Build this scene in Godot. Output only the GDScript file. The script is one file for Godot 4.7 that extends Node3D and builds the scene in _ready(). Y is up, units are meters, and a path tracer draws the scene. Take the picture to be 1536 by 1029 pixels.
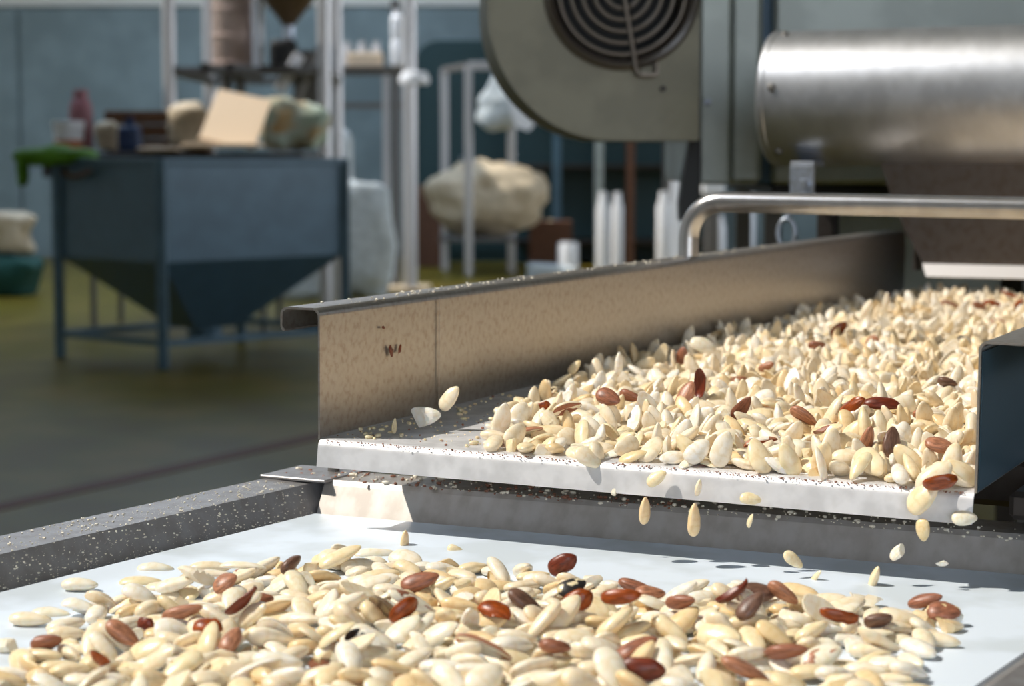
extends Node3D

# ---------------------------------------------------------------- geometry collector
class Geo:
	var v := PackedVector3Array()
	var n := PackedVector3Array()
	var uv := PackedVector2Array()
	var ix := PackedInt32Array()

	func vert(p: Vector3, nn: Vector3, t := Vector2.ZERO) -> int:
		v.append(p); n.append(nn); uv.append(t)
		return v.size() - 1

	func tri(a: int, b: int, c: int) -> void:      # winding follows the stored normals
		var g := (v[b] - v[a]).cross(v[c] - v[a])
		if g.dot(n[a] + n[b] + n[c]) > 0.0:
			ix.append(a); ix.append(c); ix.append(b)
		else:
			ix.append(a); ix.append(b); ix.append(c)

	func quad(a: int, b: int, c: int, d: int) -> void:
		tri(a, b, c); tri(a, c, d)

	func face(p: Array, hint: Vector3) -> void:     # flat convex polygon
		var nn: Vector3 = (p[1] - p[0]).cross(p[2] - p[0]).normalized()
		if nn.dot(hint) < 0.0:
			nn = -nn
		var k := []
		for q in p:
			k.append(vert(q, nn))
		for i in range(1, k.size() - 1):
			tri(k[0], k[i], k[i + 1])

	func box(c: Vector3, s: Vector3, bev := 0.0, T := Transform3D.IDENTITY) -> void:
		var h := s * 0.5
		var b := minf(bev, minf(h.x, minf(h.y, h.z)) * 0.9)
		var t := T * Transform3D(Basis.IDENTITY, c)
		for ax in 3:
			for sg in [-1.0, 1.0]:
				var nn := Vector3.ZERO; nn[ax] = sg
				var a1 := (ax + 1) % 3
				var a2 := (ax + 2) % 3
				var p := []
				for q in [[-1, -1], [1, -1], [1, 1], [-1, 1]]:
					var w := Vector3.ZERO
					w[ax] = sg * h[ax]; w[a1] = q[0] * (h[a1] - b); w[a2] = q[1] * (h[a2] - b)
					p.append(t * w)
				face(p, t.basis * nn)
				if b > 0.0:
					for sg2 in [-1.0, 1.0]:           # edge chamfer between +-ax and +-a1
						var e := []
						for q in [-1.0, 1.0]:
							var w1 := Vector3.ZERO
							w1[ax] = sg * h[ax]; w1[a1] = sg2 * (h[a1] - b); w1[a2] = q * (h[a2] - b)
							e.append(t * w1)
						for q in [1.0, -1.0]:
							var w2 := Vector3.ZERO
							w2[ax] = sg * (h[ax] - b); w2[a1] = sg2 * h[a1]; w2[a2] = q * (h[a2] - b)
							e.append(t * w2)
						var m := Vector3.ZERO; m[ax] = sg; m[a1] = sg2
						face(e, t.basis * m)
		if b > 0.0:
			for sx in [-1.0, 1.0]:
				for sy in [-1.0, 1.0]:
					for sz in [-1.0, 1.0]:
						face([t * Vector3(sx * h.x, sy * (h.y - b), sz * (h.z - b)), t * Vector3(sx * (h.x - b), sy * h.y, sz * (h.z - b)), t * Vector3(sx * (h.x - b), sy * (h.y - b), sz * h.z)], t.basis * Vector3(sx, sy, sz))

	func tube(p: PackedVector3Array, r: float, sides := 14, caps := true) -> void:
		var up := Vector3.UP
		var d0 := (p[1] - p[0]).normalized()
		if absf(d0.dot(up)) > 0.9:
			up = Vector3.RIGHT
		var rows := []
		for i in p.size():
			var d := (p[mini(i + 1, p.size() - 1)] - p[maxi(i - 1, 0)]).normalized()
			var s := d.cross(up).normalized()
			up = s.cross(d).normalized()
			var row := []
			for k in sides + 1:
				var a := TAU * k / sides
				var o := s * cos(a) + up * sin(a)
				row.append(vert(p[i] + o * r, o, Vector2(float(k) / sides, i)))
			rows.append(row)
			if i:
				for k in sides:
					quad(rows[i - 1][k], rows[i - 1][k + 1], row[k + 1], row[k])
		if caps:
			for e in [0, p.size() - 1]:
				var d: Vector3 = (p[0] - p[1]).normalized() if e == 0 else (p[e] - p[e - 1]).normalized()
				var c := vert(p[e], d)
				var ring := []
				for k in sides:
					ring.append(vert(v[rows[e][k]], d))
				for k in sides:
					tri(c, ring[k], ring[(k + 1) % sides])

	func lathe(prof: Array, T: Transform3D, seg := 32) -> void:   # prof: Vector2(r, y) list, flat per segment across sharp turns
		for i in range(prof.size() - 1):
			var a: Vector2 = prof[i]
			var b: Vector2 = prof[i + 1]
			var d := (b - a).normalized()
			var na := Vector2(d.y, -d.x)
			var nb := na
			if i > 0:
				var dp: Vector2 = (a - prof[i - 1]).normalized()
				if dp.dot(d) > 0.75:
					na = (na + Vector2(dp.y, -dp.x)).normalized()
			if i < prof.size() - 2:
				var dn: Vector2 = (prof[i + 2] - b).normalized()
				if dn.dot(d) > 0.75:
					nb = (nb + Vector2(dn.y, -dn.x)).normalized()
			var pr := []
			for k in seg + 1:
				var an := TAU * k / seg
				var ca := cos(an)
				var sa := sin(an)
				pr.append([vert(T * Vector3(a.x * ca, a.y, a.x * sa), T.basis * Vector3(na.x * ca, na.y, na.x * sa), Vector2(float(k) / seg, a.y)),
					vert(T * Vector3(b.x * ca, b.y, b.x * sa), T.basis * Vector3(nb.x * ca, nb.y, nb.x * sa), Vector2(float(k) / seg, b.y))])
			for k in seg:
				quad(pr[k][0], pr[k][1], pr[k + 1][1], pr[k + 1][0])

	func prism(poly: PackedVector2Array, z0: float, z1: float, T := Transform3D.IDENTITY, smooth := false) -> void:
		var idx := Geometry2D.triangulate_polygon(poly)
		for z in [z0, z1]:
			var nn := T.basis * Vector3(0, 0, 1 if z == maxf(z0, z1) else -1)
			var k := []
			for p in poly:
				k.append(vert(T * Vector3(p.x, p.y, z), nn))
			for i in range(0, idx.size(), 3):
				tri(k[idx[i]], k[idx[i + 1]], k[idx[i + 2]])
		var area := 0.0
		for i in poly.size():
			area += poly[i].cross(poly[(i + 1) % poly.size()])
		var sg := 1.0 if area > 0 else -1.0
		var m := poly.size()
		for i in m:
			var a := poly[i]
			var b := poly[(i + 1) % m]
			var d := (b - a).normalized()
			var nf := Vector2(d.y, -d.x) * sg
			var na := nf
			var nb := nf
			if smooth:
				var dp := (a - poly[(i + m - 1) % m]).normalized()
				var dn := (poly[(i + 2) % m] - b).normalized()
				if dp.dot(d) > 0.8:
					na = (nf + Vector2(dp.y, -dp.x) * sg).normalized()
				if dn.dot(d) > 0.8:
					nb = (nf + Vector2(dn.y, -dn.x) * sg).normalized()
			var A3 := T.basis * Vector3(na.x, na.y, 0)
			var B3 := T.basis * Vector3(nb.x, nb.y, 0)
			quad(vert(T * Vector3(a.x, a.y, z0), A3), vert(T * Vector3(b.x, b.y, z0), B3), vert(T * Vector3(b.x, b.y, z1), B3), vert(T * Vector3(a.x, a.y, z1), A3))

	func sheet(path: PackedVector2Array, th: float, z0: float, z1: float, T := Transform3D.IDENTITY) -> void:   # bent sheet metal, thickness to the path's one side
		var off := PackedVector2Array()
		for i in path.size():
			var d := (path[mini(i + 1, path.size() - 1)] - path[maxi(i - 1, 0)]).normalized()
			off.append(path[i] + Vector2(d.y, -d.x) * th)
		var loop := path.duplicate()
		for i in range(off.size() - 1, -1, -1):
			loop.append(off[i])
		prism(loop, z0, z1, T, true)

	func blob(c: Vector3, h: Vector3, e1: float, e2: float, amp: float, freq: float, sd: int, T := Transform3D.IDENTITY, shape = null, nu := 40, nv := 26) -> void:
		var nz := FastNoiseLite.new()
		nz.seed = sd; nz.frequency = freq; nz.fractal_octaves = 3
		var P := []
		for j in nv + 1:
			var et := -PI / 2 + PI * j / nv
			var row := []
			for i in nu:
				var om := TAU * i / nu
				var ce := pow(absf(cos(et)), e1)
				var q := Vector3(ce * signf(cos(om)) * pow(absf(cos(om)), e2), signf(sin(et)) * pow(absf(sin(et)), e1), ce * signf(sin(om)) * pow(absf(sin(om)), e2))
				if shape != null:
					q = shape.call(q)
				q = q * h
				var dir := q.normalized()
				q += dir * amp * nz.get_noise_3d(q.x * 10, q.y * 10, q.z * 10)
				row.append(T * (c + q))
			P.append(row)
		var cc := T * c
		var id := []
		for j in nv + 1:
			var row := []
			for i in nu:
				var du: Vector3 = P[j][(i + 1) % nu] - P[j][(i + nu - 1) % nu]
				var dv: Vector3 = P[mini(j + 1, nv)][i] - P[maxi(j - 1, 0)][i]
				var nn := du.cross(dv)
				if nn.length() < 1e-12:
					nn = P[j][i] - cc
				nn = nn.normalized()
				if nn.dot(P[j][i] - cc) < 0.0:
					nn = -nn
				row.append(vert(P[j][i], nn, Vector2(float(i) / nu, float(j) / nv)))
			id.append(row)
		for j in nv:
			for i in nu:
				quad(id[j][i], id[j][(i + 1) % nu], id[j + 1][(i + 1) % nu], id[j + 1][i])

	func mesh() -> ArrayMesh:
		var a := []
		a.resize(Mesh.ARRAY_MAX)
		a[Mesh.ARRAY_VERTEX] = v; a[Mesh.ARRAY_NORMAL] = n; a[Mesh.ARRAY_TEX_UV] = uv; a[Mesh.ARRAY_INDEX] = ix
		var m := ArrayMesh.new()
		m.add_surface_from_arrays(Mesh.PRIMITIVE_TRIANGLES, a)
		return m

# ---------------------------------------------------------------- naming helpers
var M := {}
var used := {}
var rng := RandomNumberGenerator.new()

func numbered(called: String) -> String:
	var k: int = used.get(called, 0)
	used[called] = k + 1
	return called if k == 0 else "%s_%03d" % [called, k]

func tag(o: Node, label: String, category: String, group := "") -> void:
	o.set_meta("label", label)
	o.set_meta("category", category)
	if group:
		o.set_meta("group", group)

func thing(called: String, label: String, category: String, at := Vector3.ZERO, group := "") -> Node3D:
	var o := Node3D.new()
	o.name = numbered(called)
	add_child(o)
	o.position = at
	tag(o, label, category, group)
	return o

func put(called: String, g: Geo, m: Material, parent: Node3D) -> MeshInstance3D:
	var o := MeshInstance3D.new()
	o.name = called
	o.mesh = g.mesh()
	o.material_override = m
	parent.add_child(o, true)
	return o

func solo(called: String, g: Geo, m: Material, label: String, category: String, at := Vector3.ZERO, group := "") -> MeshInstance3D:
	var o := put(numbered(called), g, m, self)
	o.position = at
	tag(o, label, category, group)
	return o

func struct(called: String, g: Geo, m: Material, label: String, parent: Node3D = self) -> MeshInstance3D:
	var o := put(called, g, m, parent)
	if parent == self:
		o.set_meta("kind", "structure")
		o.set_meta("label", label)
	return o

func boxg(c: Vector3, s: Vector3, bev := 0.0, T := Transform3D.IDENTITY) -> Geo:
	var g := Geo.new()
	g.box(c, s, bev, T)
	return g

func between(a: Vector3, b: Vector3, r: float, sides := 12) -> Geo:
	var g := Geo.new()
	g.tube(PackedVector3Array([a, b]), r, sides)
	return g

func bar(a: Vector3, b: Vector3, w: float, bev := 0.004) -> Geo:   # square bar between two points
	var d := (b - a)
	var y := d.normalized()
	var x := y.cross(Vector3(0, 0, 1) if absf(y.z) < 0.9 else Vector3.UP).normalized()
	var g := Geo.new()
	g.box(Vector3.ZERO, Vector3(w, d.length(), w), bev, Transform3D(Basis(x, y, x.cross(y)), (a + b) * 0.5))
	return g

# ---------------------------------------------------------------- materials
func noise_tex(sd: int, freq: float, colors: Array, offs: Array, size := 256, oct := 4, normal := false, bump := 4.0) -> NoiseTexture2D:
	var f := FastNoiseLite.new()
	f.seed = sd; f.frequency = freq; f.fractal_octaves = oct
	var t := NoiseTexture2D.new()
	t.width = size; t.height = size; t.seamless = true; t.noise = f
	if normal:
		t.as_normal_map = true; t.bump_strength = bump
	else:
		var gr := Gradient.new()
		gr.colors = PackedColorArray(colors)
		gr.offsets = PackedFloat32Array(offs)
		t.color_ramp = gr
	return t

func mat(key: String, c: Color, rough := 0.6, metal := 0.0, tex: Texture2D = null, scale := 1.0, spec := 0.5) -> StandardMaterial3D:
	var m := StandardMaterial3D.new()
	m.resource_name = key
	m.albedo_color = c
	m.roughness = rough
	m.metallic = metal
	m.metallic_specular = spec
	if tex:
		m.albedo_texture = tex
		m.uv1_triplanar = true
		m.uv1_scale = Vector3.ONE * scale
	M[key] = m
	return m

func bumpy(m: StandardMaterial3D, tex: Texture2D, cm: float) -> void:
	m.heightmap_enabled = true
	m.heightmap_texture = tex
	m.heightmap_scale = cm

func grey(a: float, b: float) -> Array:
	return [Color(a, a, a), Color(b, b, b)]

func materials() -> void:
	var W_ := Color.WHITE
	var mottled := noise_tex(3, 0.02, [Color(0.90, 0.88, 0.86), Color(0.97, 0.96, 0.95), Color(1, 1, 1)], [0.25, 0.55, 0.85], 512, 5)
	var stain := noise_tex(5, 0.03, [Color(0.90, 0.87, 0.84), Color(0.97, 0.96, 0.95), Color(1, 1, 1)], [0.15, 0.45, 0.8], 512, 5)
	var fine := noise_tex(8, 0.2, grey(0.0, 1.0), [0.3, 0.7], 256, 3)
	var soft := noise_tex(9, 0.02, grey(0.92, 1.0), [0.3, 0.7], 256, 4)
	# metals
	mat("steel_wall", Color(0.68, 0.665, 0.65), 0.34, 0.85, stain, 9.0)
	mat("steel_floor", Color(0.92, 0.92, 0.93), 0.5, 0.5, soft, 8.0)
	mat("steel_lip", Color(0.86, 0.86, 0.87), 0.5, 0.55, stain, 14.0)
	mat("steel_rail", Color(0.62, 0.62, 0.63), 0.42, 0.55, mottled, 6.0)
	mat("steel_cross", Color(0.75, 0.735, 0.72), 0.45, 0.6, mottled, 6.0)
	mat("steel_drum", Color(0.80, 0.81, 0.83), 0.42, 0.95, soft, 4.0)
	mat("steel_pipe", Color(0.80, 0.80, 0.81), 0.27, 0.9, soft, 5.0)
	mat("zinc", Color(0.72, 0.76, 0.82), 0.4, 0.8, mottled, 12.0)
	mat("steel_chute", Color(0.42, 0.39, 0.37), 0.45, 0.7, stain, 4.0)
	mat("steel_dark", Color(0.24, 0.22, 0.21), 0.5, 0.5, mottled, 5.0)
	mat("steel_post", Color(0.78, 0.77, 0.77), 0.4, 0.6)
	mat("steel_dull", Color(0.45, 0.44, 0.43), 0.5, 0.4)
	bumpy(M.steel_rail, fine, 0.006)
	bumpy(M.steel_wall, mottled, 0.006)
	# machines
	mat("blower_paint", Color(0.56, 0.54, 0.46), 0.5, 0.1, soft, 2.0)
	mat("ring_steel", Color(0.50, 0.46, 0.42), 0.4, 0.7)
	mat("casing_paint", Color(0.69, 0.72, 0.70), 0.42, 0.25, soft, 1.5)
	mat("blue_seal", Color(0.25, 0.38, 0.48), 0.5)
	mat("hopper_paint", Color(0.30, 0.41, 0.47), 0.42, 0.1, soft, 1.0)
	mat("black", Color(0.04, 0.045, 0.045), 0.6)
	mat("rubber", Color(0.05, 0.06, 0.06), 0.5)
	mat("belt", Color(0.87, 0.915, 0.965), 0.42, 0.0, noise_tex(12, 0.01, [Color(0.93, 0.93, 0.92), Color(1, 1, 1)], [0.3, 0.6], 256, 4), 4.0)
	mat("blue_plate", Color(0.21, 0.32, 0.38), 0.42, 0.2)
	mat("gap", Color(0.06, 0.10, 0.10), 0.5)
	# building
	mat("wall_paint", Color(0.51, 0.57, 0.58), 0.7, 0.0, soft, 0.3)
	mat("wall_cream", Color(0.86, 0.85, 0.82), 0.8)
	mat("ceiling_paint", Color(0.84, 0.84, 0.82), 0.9)
	mat("floor_paint", W_, 0.36, 0.0, noise_tex(21, 0.012, [Color(0.40, 0.34, 0.11), Color(0.42, 0.38, 0.12), Color(0.48, 0.41, 0.17)], [0.25, 0.5, 0.75], 512, 4), 0.22, 0.2)
	mat("reflection_blue", Color(0.16, 0.30, 0.38), 0.7)  # unseen low wall, coloured blue to tint the tray steel's reflection
	mat("stripe", Color(0.42, 0.29, 0.22), 0.5, 0.0, null, 1.0, 0.15)
	mat("yard", Color(0.62, 0.60, 0.56), 0.9)
	# sacks, boxes, cloth
	mat("sack_white", Color(0.80, 0.83, 0.84), 0.65, 0.0, soft, 2.0)
	mat("sack_beige", Color(0.78, 0.71, 0.60), 0.7, 0.0, soft, 2.0)
	mat("sack_green", Color(0.70, 0.72, 0.67), 0.65, 0.0, noise_tex(33, 0.02, [Color(1.0, 0.78, 0.52), Color(1, 1, 1), Color(0.93, 1, 0.97)], [0.25, 0.45, 0.8], 128, 2), 1.6)
	mat("vessel_metal", Color(0.74, 0.65, 0.60), 0.45, 0.4)
	mat("paper", Color(0.90, 0.80, 0.68), 0.7)
	mat("carton", Color(0.42, 0.28, 0.20), 0.8, 0.0, soft, 2.0)
	mat("wood", Color(0.40, 0.27, 0.17), 0.7, 0.0, soft, 3.0)
	mat("white_plastic", Color(0.92, 0.92, 0.93), 0.4)
	mat("pink_plastic", Color(0.55, 0.35, 0.37), 0.5)
	mat("orange_plastic", Color(0.75, 0.45, 0.28), 0.5)
	mat("blue_plastic", Color(0.05, 0.16, 0.32), 0.4)
	mat("green_cloth", Color(0.30, 0.48, 0.06), 0.8)
	mat("teal_cloth", Color(0.08, 0.28, 0.25), 0.8)
	mat("teal_paint", Color(0.13, 0.24, 0.25), 0.5)
	mat("brown_cone", Color(0.36, 0.29, 0.20), 0.5, 0.3)
	mat("handle_brown", Color(0.33, 0.25, 0.20), 0.6)
	# almonds
	var grain := noise_tex(41, 0.03, [Color(0.97, 0.935, 0.87), Color(1, 0.99, 0.97), Color(1, 1, 1)], [0.2, 0.5, 0.8], 128, 3)
	var bump := noise_tex(42, 0.05, grey(0.3, 0.7), [0.2, 0.8], 128, 3)
	var tones := [Color(0.955, 0.90, 0.80), Color(0.965, 0.93, 0.86), Color(0.95, 0.88, 0.74), Color(0.93, 0.83, 0.66), Color(0.965, 0.945, 0.905)]
	for i in 5:
		var m := mat("almond_%d" % i, tones[i], 0.29, 0.0, grain, 55.0, 0.5)
		bumpy(m, bump, 0.006)
		m.subsurf_scatter_enabled = true
		m.subsurf_scatter_strength = 0.12
	var cm := mat("almond_copies", Color.WHITE, 0.34, 0.0, grain, 55.0, 0.5)
	cm.vertex_color_use_as_albedo = true
	var browns := [Color(0.76, 0.54, 0.43), Color(0.66, 0.44, 0.35), Color(0.49, 0.37, 0.32)]
	var im := Image.create(128, 64, false, Image.FORMAT_RGB8)
	var fs := FastNoiseLite.new()
	fs.seed = 77; fs.frequency = 0.05; fs.fractal_octaves = 4
	for y in 64:
		for x in 128:
			var s := clampf(0.90 + 0.40 * fs.get_noise_3d(x * 0.6, cos(TAU * y / 64.0) * 90, sin(TAU * y / 64.0) * 90), 0.35, 1.15)
			im.set_pixel(x, y, Color(s, s * 0.97, s * 0.93))
	var streaks := ImageTexture.create_from_image(im)
	for i in 3:
		var m2 := mat("brown_%d" % i, browns[i], 0.42, 0.0, null, 1.0, 0.5)
		m2.albedo_texture = streaks
	var sk := mat("skin_orange", Color(0.68, 0.33, 0.12), 0.35)
	sk.albedo_texture = streaks
	sk.backlight_enabled = true; sk.backlight = Color(0.55, 0.22, 0.06)
	var sk2 := mat("skin_red", Color(0.50, 0.22, 0.14), 0.4)
	sk2.albedo_texture = streaks
	sk2.backlight_enabled = true; sk2.backlight = Color(0.3, 0.1, 0.05)
	mat("skin_black", Color(0.16, 0.15, 0.15), 0.5)
	mat("crumb", Color(0.95, 0.92, 0.85), 0.6)
	mat("crumb_red", Color(0.58, 0.40, 0.32), 0.8)

# ---------------------------------------------------------------- almond shapes
const LEN := 0.0205     # a middling almond, 20.5 x 12 x 7 mm

func almond_geo(sd: int, slim: float, kind: String) -> Geo:
	# kind: whole, half (flat side down), ridged (skin on), piece (broken), shell (empty skin)
	var g := Geo.new()
	var nz := FastNoiseLite.new()
	nz.seed = sd; nz.frequency = 0.9; nz.fractal_octaves = 2
	var r := RandomNumberGenerator.new()
	r.seed = sd * 7 + 1
	var cuts := []
	if kind == "piece":
		for i in 3:
			var d := Vector3(r.randf_range(-1, 1), r.randf_range(-0.6, 0.6), r.randf_range(-1, 1)).normalized()
			cuts.append([d, r.randf_range(0.05, 0.45) * LEN * 0.5])
	var nu := 14
	var nl := 13
	var a := LEN * 0.5
	var b := 0.0035 * (1.0 if kind != "half" else 1.05)
	var c := 0.0060 * slim
	var bend := r.randf_range(-0.12, 0.12)
	var P := []
	for j in nl + 1:
		var t := float(j) / nl
		var th := PI * t
		var x := -cos(th)
		var rad := pow(sin(th), 0.9) * (1.0 - 0.22 * x)       # blunter at -x, pointed at +x
		if x > 0.55:
			rad *= 1.0 - 0.25 * (x - 0.55)
		var row := []
		for i in nu:
			var ph := TAU * i / nu
			var cy := cos(ph)
			var sz := sin(ph)
			var k := rad
			if kind == "ridged":
				k *= 1.0 + 0.035 * sin(ph * 7.0 + sd) + 0.02 * sin(ph * 11.0 + x * 3.0)
			k *= 1.0 + 0.10 * nz.get_noise_3d(x * 1.2, cy, sz)
			var p := Vector3(x * a, cy * b * k, sz * c * k)
			p.y += bend * 0.25 * a * (1.0 - x * x) * 0.3
			p.z += bend * a * x * x * 0.5
			if kind == "half" or kind == "shell":
				if p.y < 0.0:
					var edge := 1.0 - clampf(Vector2(x, sz * rad).length(), 0.0, 1.0)
					p.y = 0.0002 * signf(cy) + edge * 0.0006 * (1.0 if kind == "half" else 0.0)
					if kind == "shell":
						p.y = 0.86 * b * rad * absf(cy) - 0.0002
						p.z *= 0.93
						p.x *= 0.97
			if kind == "shell" and x > 0.35:
				p += Vector3(-0.25 * a * (x - 0.35), 0.0012 * nz.get_noise_1d(ph * 3.0), 0.0)
			for q in cuts:
				var e: float = p.dot(q[0]) - q[1]
				if e > 0.0:
					p -= q[0] * e
			row.append(p)
		P.append(row)
	if kind == "piece":                                       # flat facets
		for j in nl:
			for i in nu:
				var q := [P[j][i], P[j][(i + 1) % nu], P[j + 1][(i + 1) % nu], P[j + 1][i]]
				for tr in [[0, 1, 2], [0, 2, 3]]:
					var nn: Vector3 = (q[tr[1]] - q[tr[0]]).cross(q[tr[2]] - q[tr[0]])
					if nn.length() > 1e-11:
						nn = nn.normalized()
						var ce: Vector3 = (q[0] + q[1] + q[2] + q[3]) * 0.25
						if nn.dot(ce - Vector3(-a * 0.15, 0, 0)) < 0.0:
							nn = -nn
						g.tri(g.vert(q[tr[0]], nn), g.vert(q[tr[1]], nn), g.vert(q[tr[2]], nn))
		return g
	var id := []
	for j in nl + 1:
		var row := []
		for i in nu + 1:
			var du: Vector3 = P[j][(i + 1) % nu] - P[j][(i + nu - 1) % nu]
			var dv: Vector3 = P[mini(j + 1, nl)][i % nu] - P[maxi(j - 1, 0)][i % nu]
			var nn := dv.cross(du)
			var out := Vector3(0, cos(TAU * i / nu), sin(TAU * i / nu))
			if kind == "half" or kind == "shell":
				if out.y < -0.01:
					out = Vector3.DOWN
			if j == 0:
				nn = Vector3.LEFT
			elif j == nl:
				nn = Vector3.RIGHT
			elif nn.length() < 1e-14:
				nn = out
			nn = nn.normalized()
			if j > 0 and j < nl and nn.dot(out) < 0.0:
				nn = -nn
			row.append(g.vert(P[j][i % nu], nn, Vector2(float(j) / nl, float(i) / nu)))
		id.append(row)
	for j in nl:
		for i in nu:
			g.quad(id[j][i], id[j][i + 1], id[j + 1][i + 1], id[j + 1][i])
	return g

# ---------------------------------------------------------------- a bed on which things are laid one upon another
class Bed:
	var x0: float
	var z0: float
	var nx: int
	var nz: int
	var c := 0.0025
	var H := PackedFloat32Array()
	var own := PackedInt32Array()

	func _init(ax: float, az: float, bx: float, bz: float) -> void:
		x0 = ax; z0 = az
		nx = int((bx - ax) / c) + 1
		nz = int((bz - az) / c) + 1
		H.resize(nx * nz); H.fill(0.0)
		own.resize(nx * nz); own.fill(-1)

	func at(x: float, z: float) -> float:
		return H[clampi(int((z - z0) / c), 0, nz - 1) * nx + clampi(int((x - x0) / c), 0, nx - 1)]

	func drop(x: float, z: float, R: Basis, ax: Vector3, id := -1) -> float:   # the centre's height at rest; with id also lays it
		var q := Basis(R.x / ax.x, R.y / ax.y, R.z / ax.z)
		var A := q.x.y * q.x.y + q.y.y * q.y.y + q.z.y * q.z.y
		var ex := sqrt(pow(R.x.x * ax.x, 2) + pow(R.y.x * ax.y, 2) + pow(R.z.x * ax.z, 2))
		var ez := sqrt(pow(R.x.z * ax.x, 2) + pow(R.y.z * ax.y, 2) + pow(R.z.z * ax.z, 2))
		var i0 := int((x - ex - x0) / c)
		var i1 := int((x + ex - x0) / c)
		var j0 := int((z - ez - z0) / c)
		var j1 := int((z + ez - z0) / c)
		if i0 < 0 or j0 < 0 or i1 >= nx or j1 >= nz:
			return -1.0
		var best := 0.0
		var cells := PackedInt32Array()
		var tops := PackedFloat32Array()
		for j in range(j0, j1 + 1):
			var dz := z0 + (j + 0.5) * c - z
			for i in range(i0, i1 + 1):
				var dx := x0 + (i + 0.5) * c - x
				var px := q.x.x * dx + q.x.z * dz
				var py := q.y.x * dx + q.y.z * dz
				var pz := q.z.x * dx + q.z.z * dz
				var C := px * px + py * py + pz * pz - 1.0
				var B := q.x.y * px + q.y.y * py + q.z.y * pz
				var D := B * B - A * C
				if D <= 0.0:
					continue
				D = sqrt(D)
				var k := j * nx + i
				best = maxf(best, H[k] - (-B - D) / A)
				if id >= 0:
					cells.append(k); tops.append((-B + D) / A)
		if id >= 0:
			for m in cells.size():
				var y := best + tops[m]
				if y > H[cells[m]]:
					H[cells[m]] = y
					own[cells[m]] = id
		return best

	func tilt(x: float, z: float, dir: Vector2) -> Basis:                    # a basis that lies along the surface
		var s := Vector2(-dir.y, dir.x)
		var gl := (at(x + dir.x * 0.009, z + dir.y * 0.009) - at(x - dir.x * 0.009, z - dir.y * 0.009)) / 0.018
		var gs := (at(x + s.x * 0.005, z + s.y * 0.005) - at(x - s.x * 0.005, z - s.y * 0.005)) / 0.010
		gl = clampf(gl, -0.7, 0.7)
		gs = clampf(gs, -0.8, 0.8)
		var vx := Vector3(dir.x, gl, dir.y).normalized()
		var vz := Vector3(s.x, gs, s.y)
		var vy := vz.cross(vx).normalized()
		return Basis(vx, vy, vx.cross(vy))

var shapes := {}          # "whole" -> list of meshes ...
var laid := []            # every almond laid so far, of both beds

func lay(bed: Bed, T: Transform3D, where: String, kind: String, x: float, z: float, R: Basis, size: Vector3, extra := {}) -> Dictionary:
	var ax := Vector3(LEN * 0.5, 0.0035, 0.0060) * size * Vector3(0.97, 0.95, 0.94)
	if kind == "half":
		ax.y *= 0.55
	elif kind == "piece":
		ax *= Vector3(0.62, 0.8, 0.7)
	elif kind == "shell":
		ax.y *= 0.7
	var y := bed.drop(x, z, R, ax)
	if y < 0.0:
		return {}
	var half_high := sqrt(pow(R.x.y * ax.x, 2) + pow(R.y.y * ax.y, 2) + pow(R.z.y * ax.z, 2))
	if extra.has("most"):
		if y - half_high > extra.most:
			return {}
		extra = {}
	var id := laid.size()
	bed.drop(x, z, R, ax, id)
	var o := Vector3(x, y, z)
	if kind == "half" or kind == "shell":
		o -= R.y * ax.y * 0.95
	var d := {"kind": kind, "T": T * Transform3D(Basis(R.x * size.x, R.y * size.y, R.z * size.z), o), "where": where, "x": x, "z": z, "R": R, "size": size, "seen": 0}
	d.merge(extra)
	laid.append(d)
	return d

func rand_size() -> Vector3:
	var s := rng.randf_range(0.86, 1.14)
	return Vector3(s * rng.randf_range(0.92, 1.1), s * rng.randf_range(0.85, 1.12), s * rng.randf_range(0.85, 1.08))

func pick_kind() -> String:
	var k := rng.randf()
	return "whole" if k < 0.62 else ("half" if k < 0.86 else "piece")

# ---------------------------------------------------------------- the scene
func _ready() -> void:
	rng.seed = 20240611
	# camera
	var cam := Camera3D.new()
	cam.name = "camera"
	var lens := CameraAttributesPhysical.new()
	lens.frustum_focal_length = 69.98
	lens.frustum_focus_distance = 1.2
	lens.exposure_aperture = 11.0
	cam.attributes = lens
	cam.position = Vector3(0, 1.12, 0)
	cam.rotation_degrees = Vector3(-5.226, 0, 0)
	cam.current = true
	add_child(cam)
	# sky and exposure
	var sky := ProceduralSkyMaterial.new()
	sky.sky_top_color = Color(0.70, 0.78, 0.88)
	sky.sky_horizon_color = Color(0.95, 0.96, 0.97)
	sky.ground_bottom_color = Color(0.45, 0.43, 0.40)
	sky.ground_horizon_color = Color(0.62, 0.61, 0.58)
	sky.sky_energy_multiplier = 2.4
	sky.ground_energy_multiplier = 1.2
	var env := Environment.new()
	env.background_mode = Environment.BG_SKY
	env.sky = Sky.new()
	env.sky.sky_material = sky
	env.tonemap_mode = Environment.TONE_MAPPER_LINEAR
	env.tonemap_exposure = 0.72
	env.sdfgi_enabled = true
	env.ssao_enabled = true
	env.ssil_enabled = true
	var we := WorldEnvironment.new()
	we.name = "world_environment"
	we.environment = env
	add_child(we)
	# sun, from the side and high up, through the roof openings
	var sun := DirectionalLight3D.new()
	sun.name = "sun"
	sun.light_color = Color(1.0, 0.965, 0.91)
	sun.light_energy = 1.92
	sun.light_angular_distance = 0.6
	sun.shadow_enabled = true
	add_child(sun)
	sun.look_at_from_position(Vector3.ZERO, Vector3(0.8, -1.0, 0.02))

	materials()
	room()
	conveyor()
	feeder()
	drum_and_chute()
	blower_and_casing()
	blue_hopper()
	bench()
	line_frame()
	far_things()
	make_shapes()
	almonds()

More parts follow.
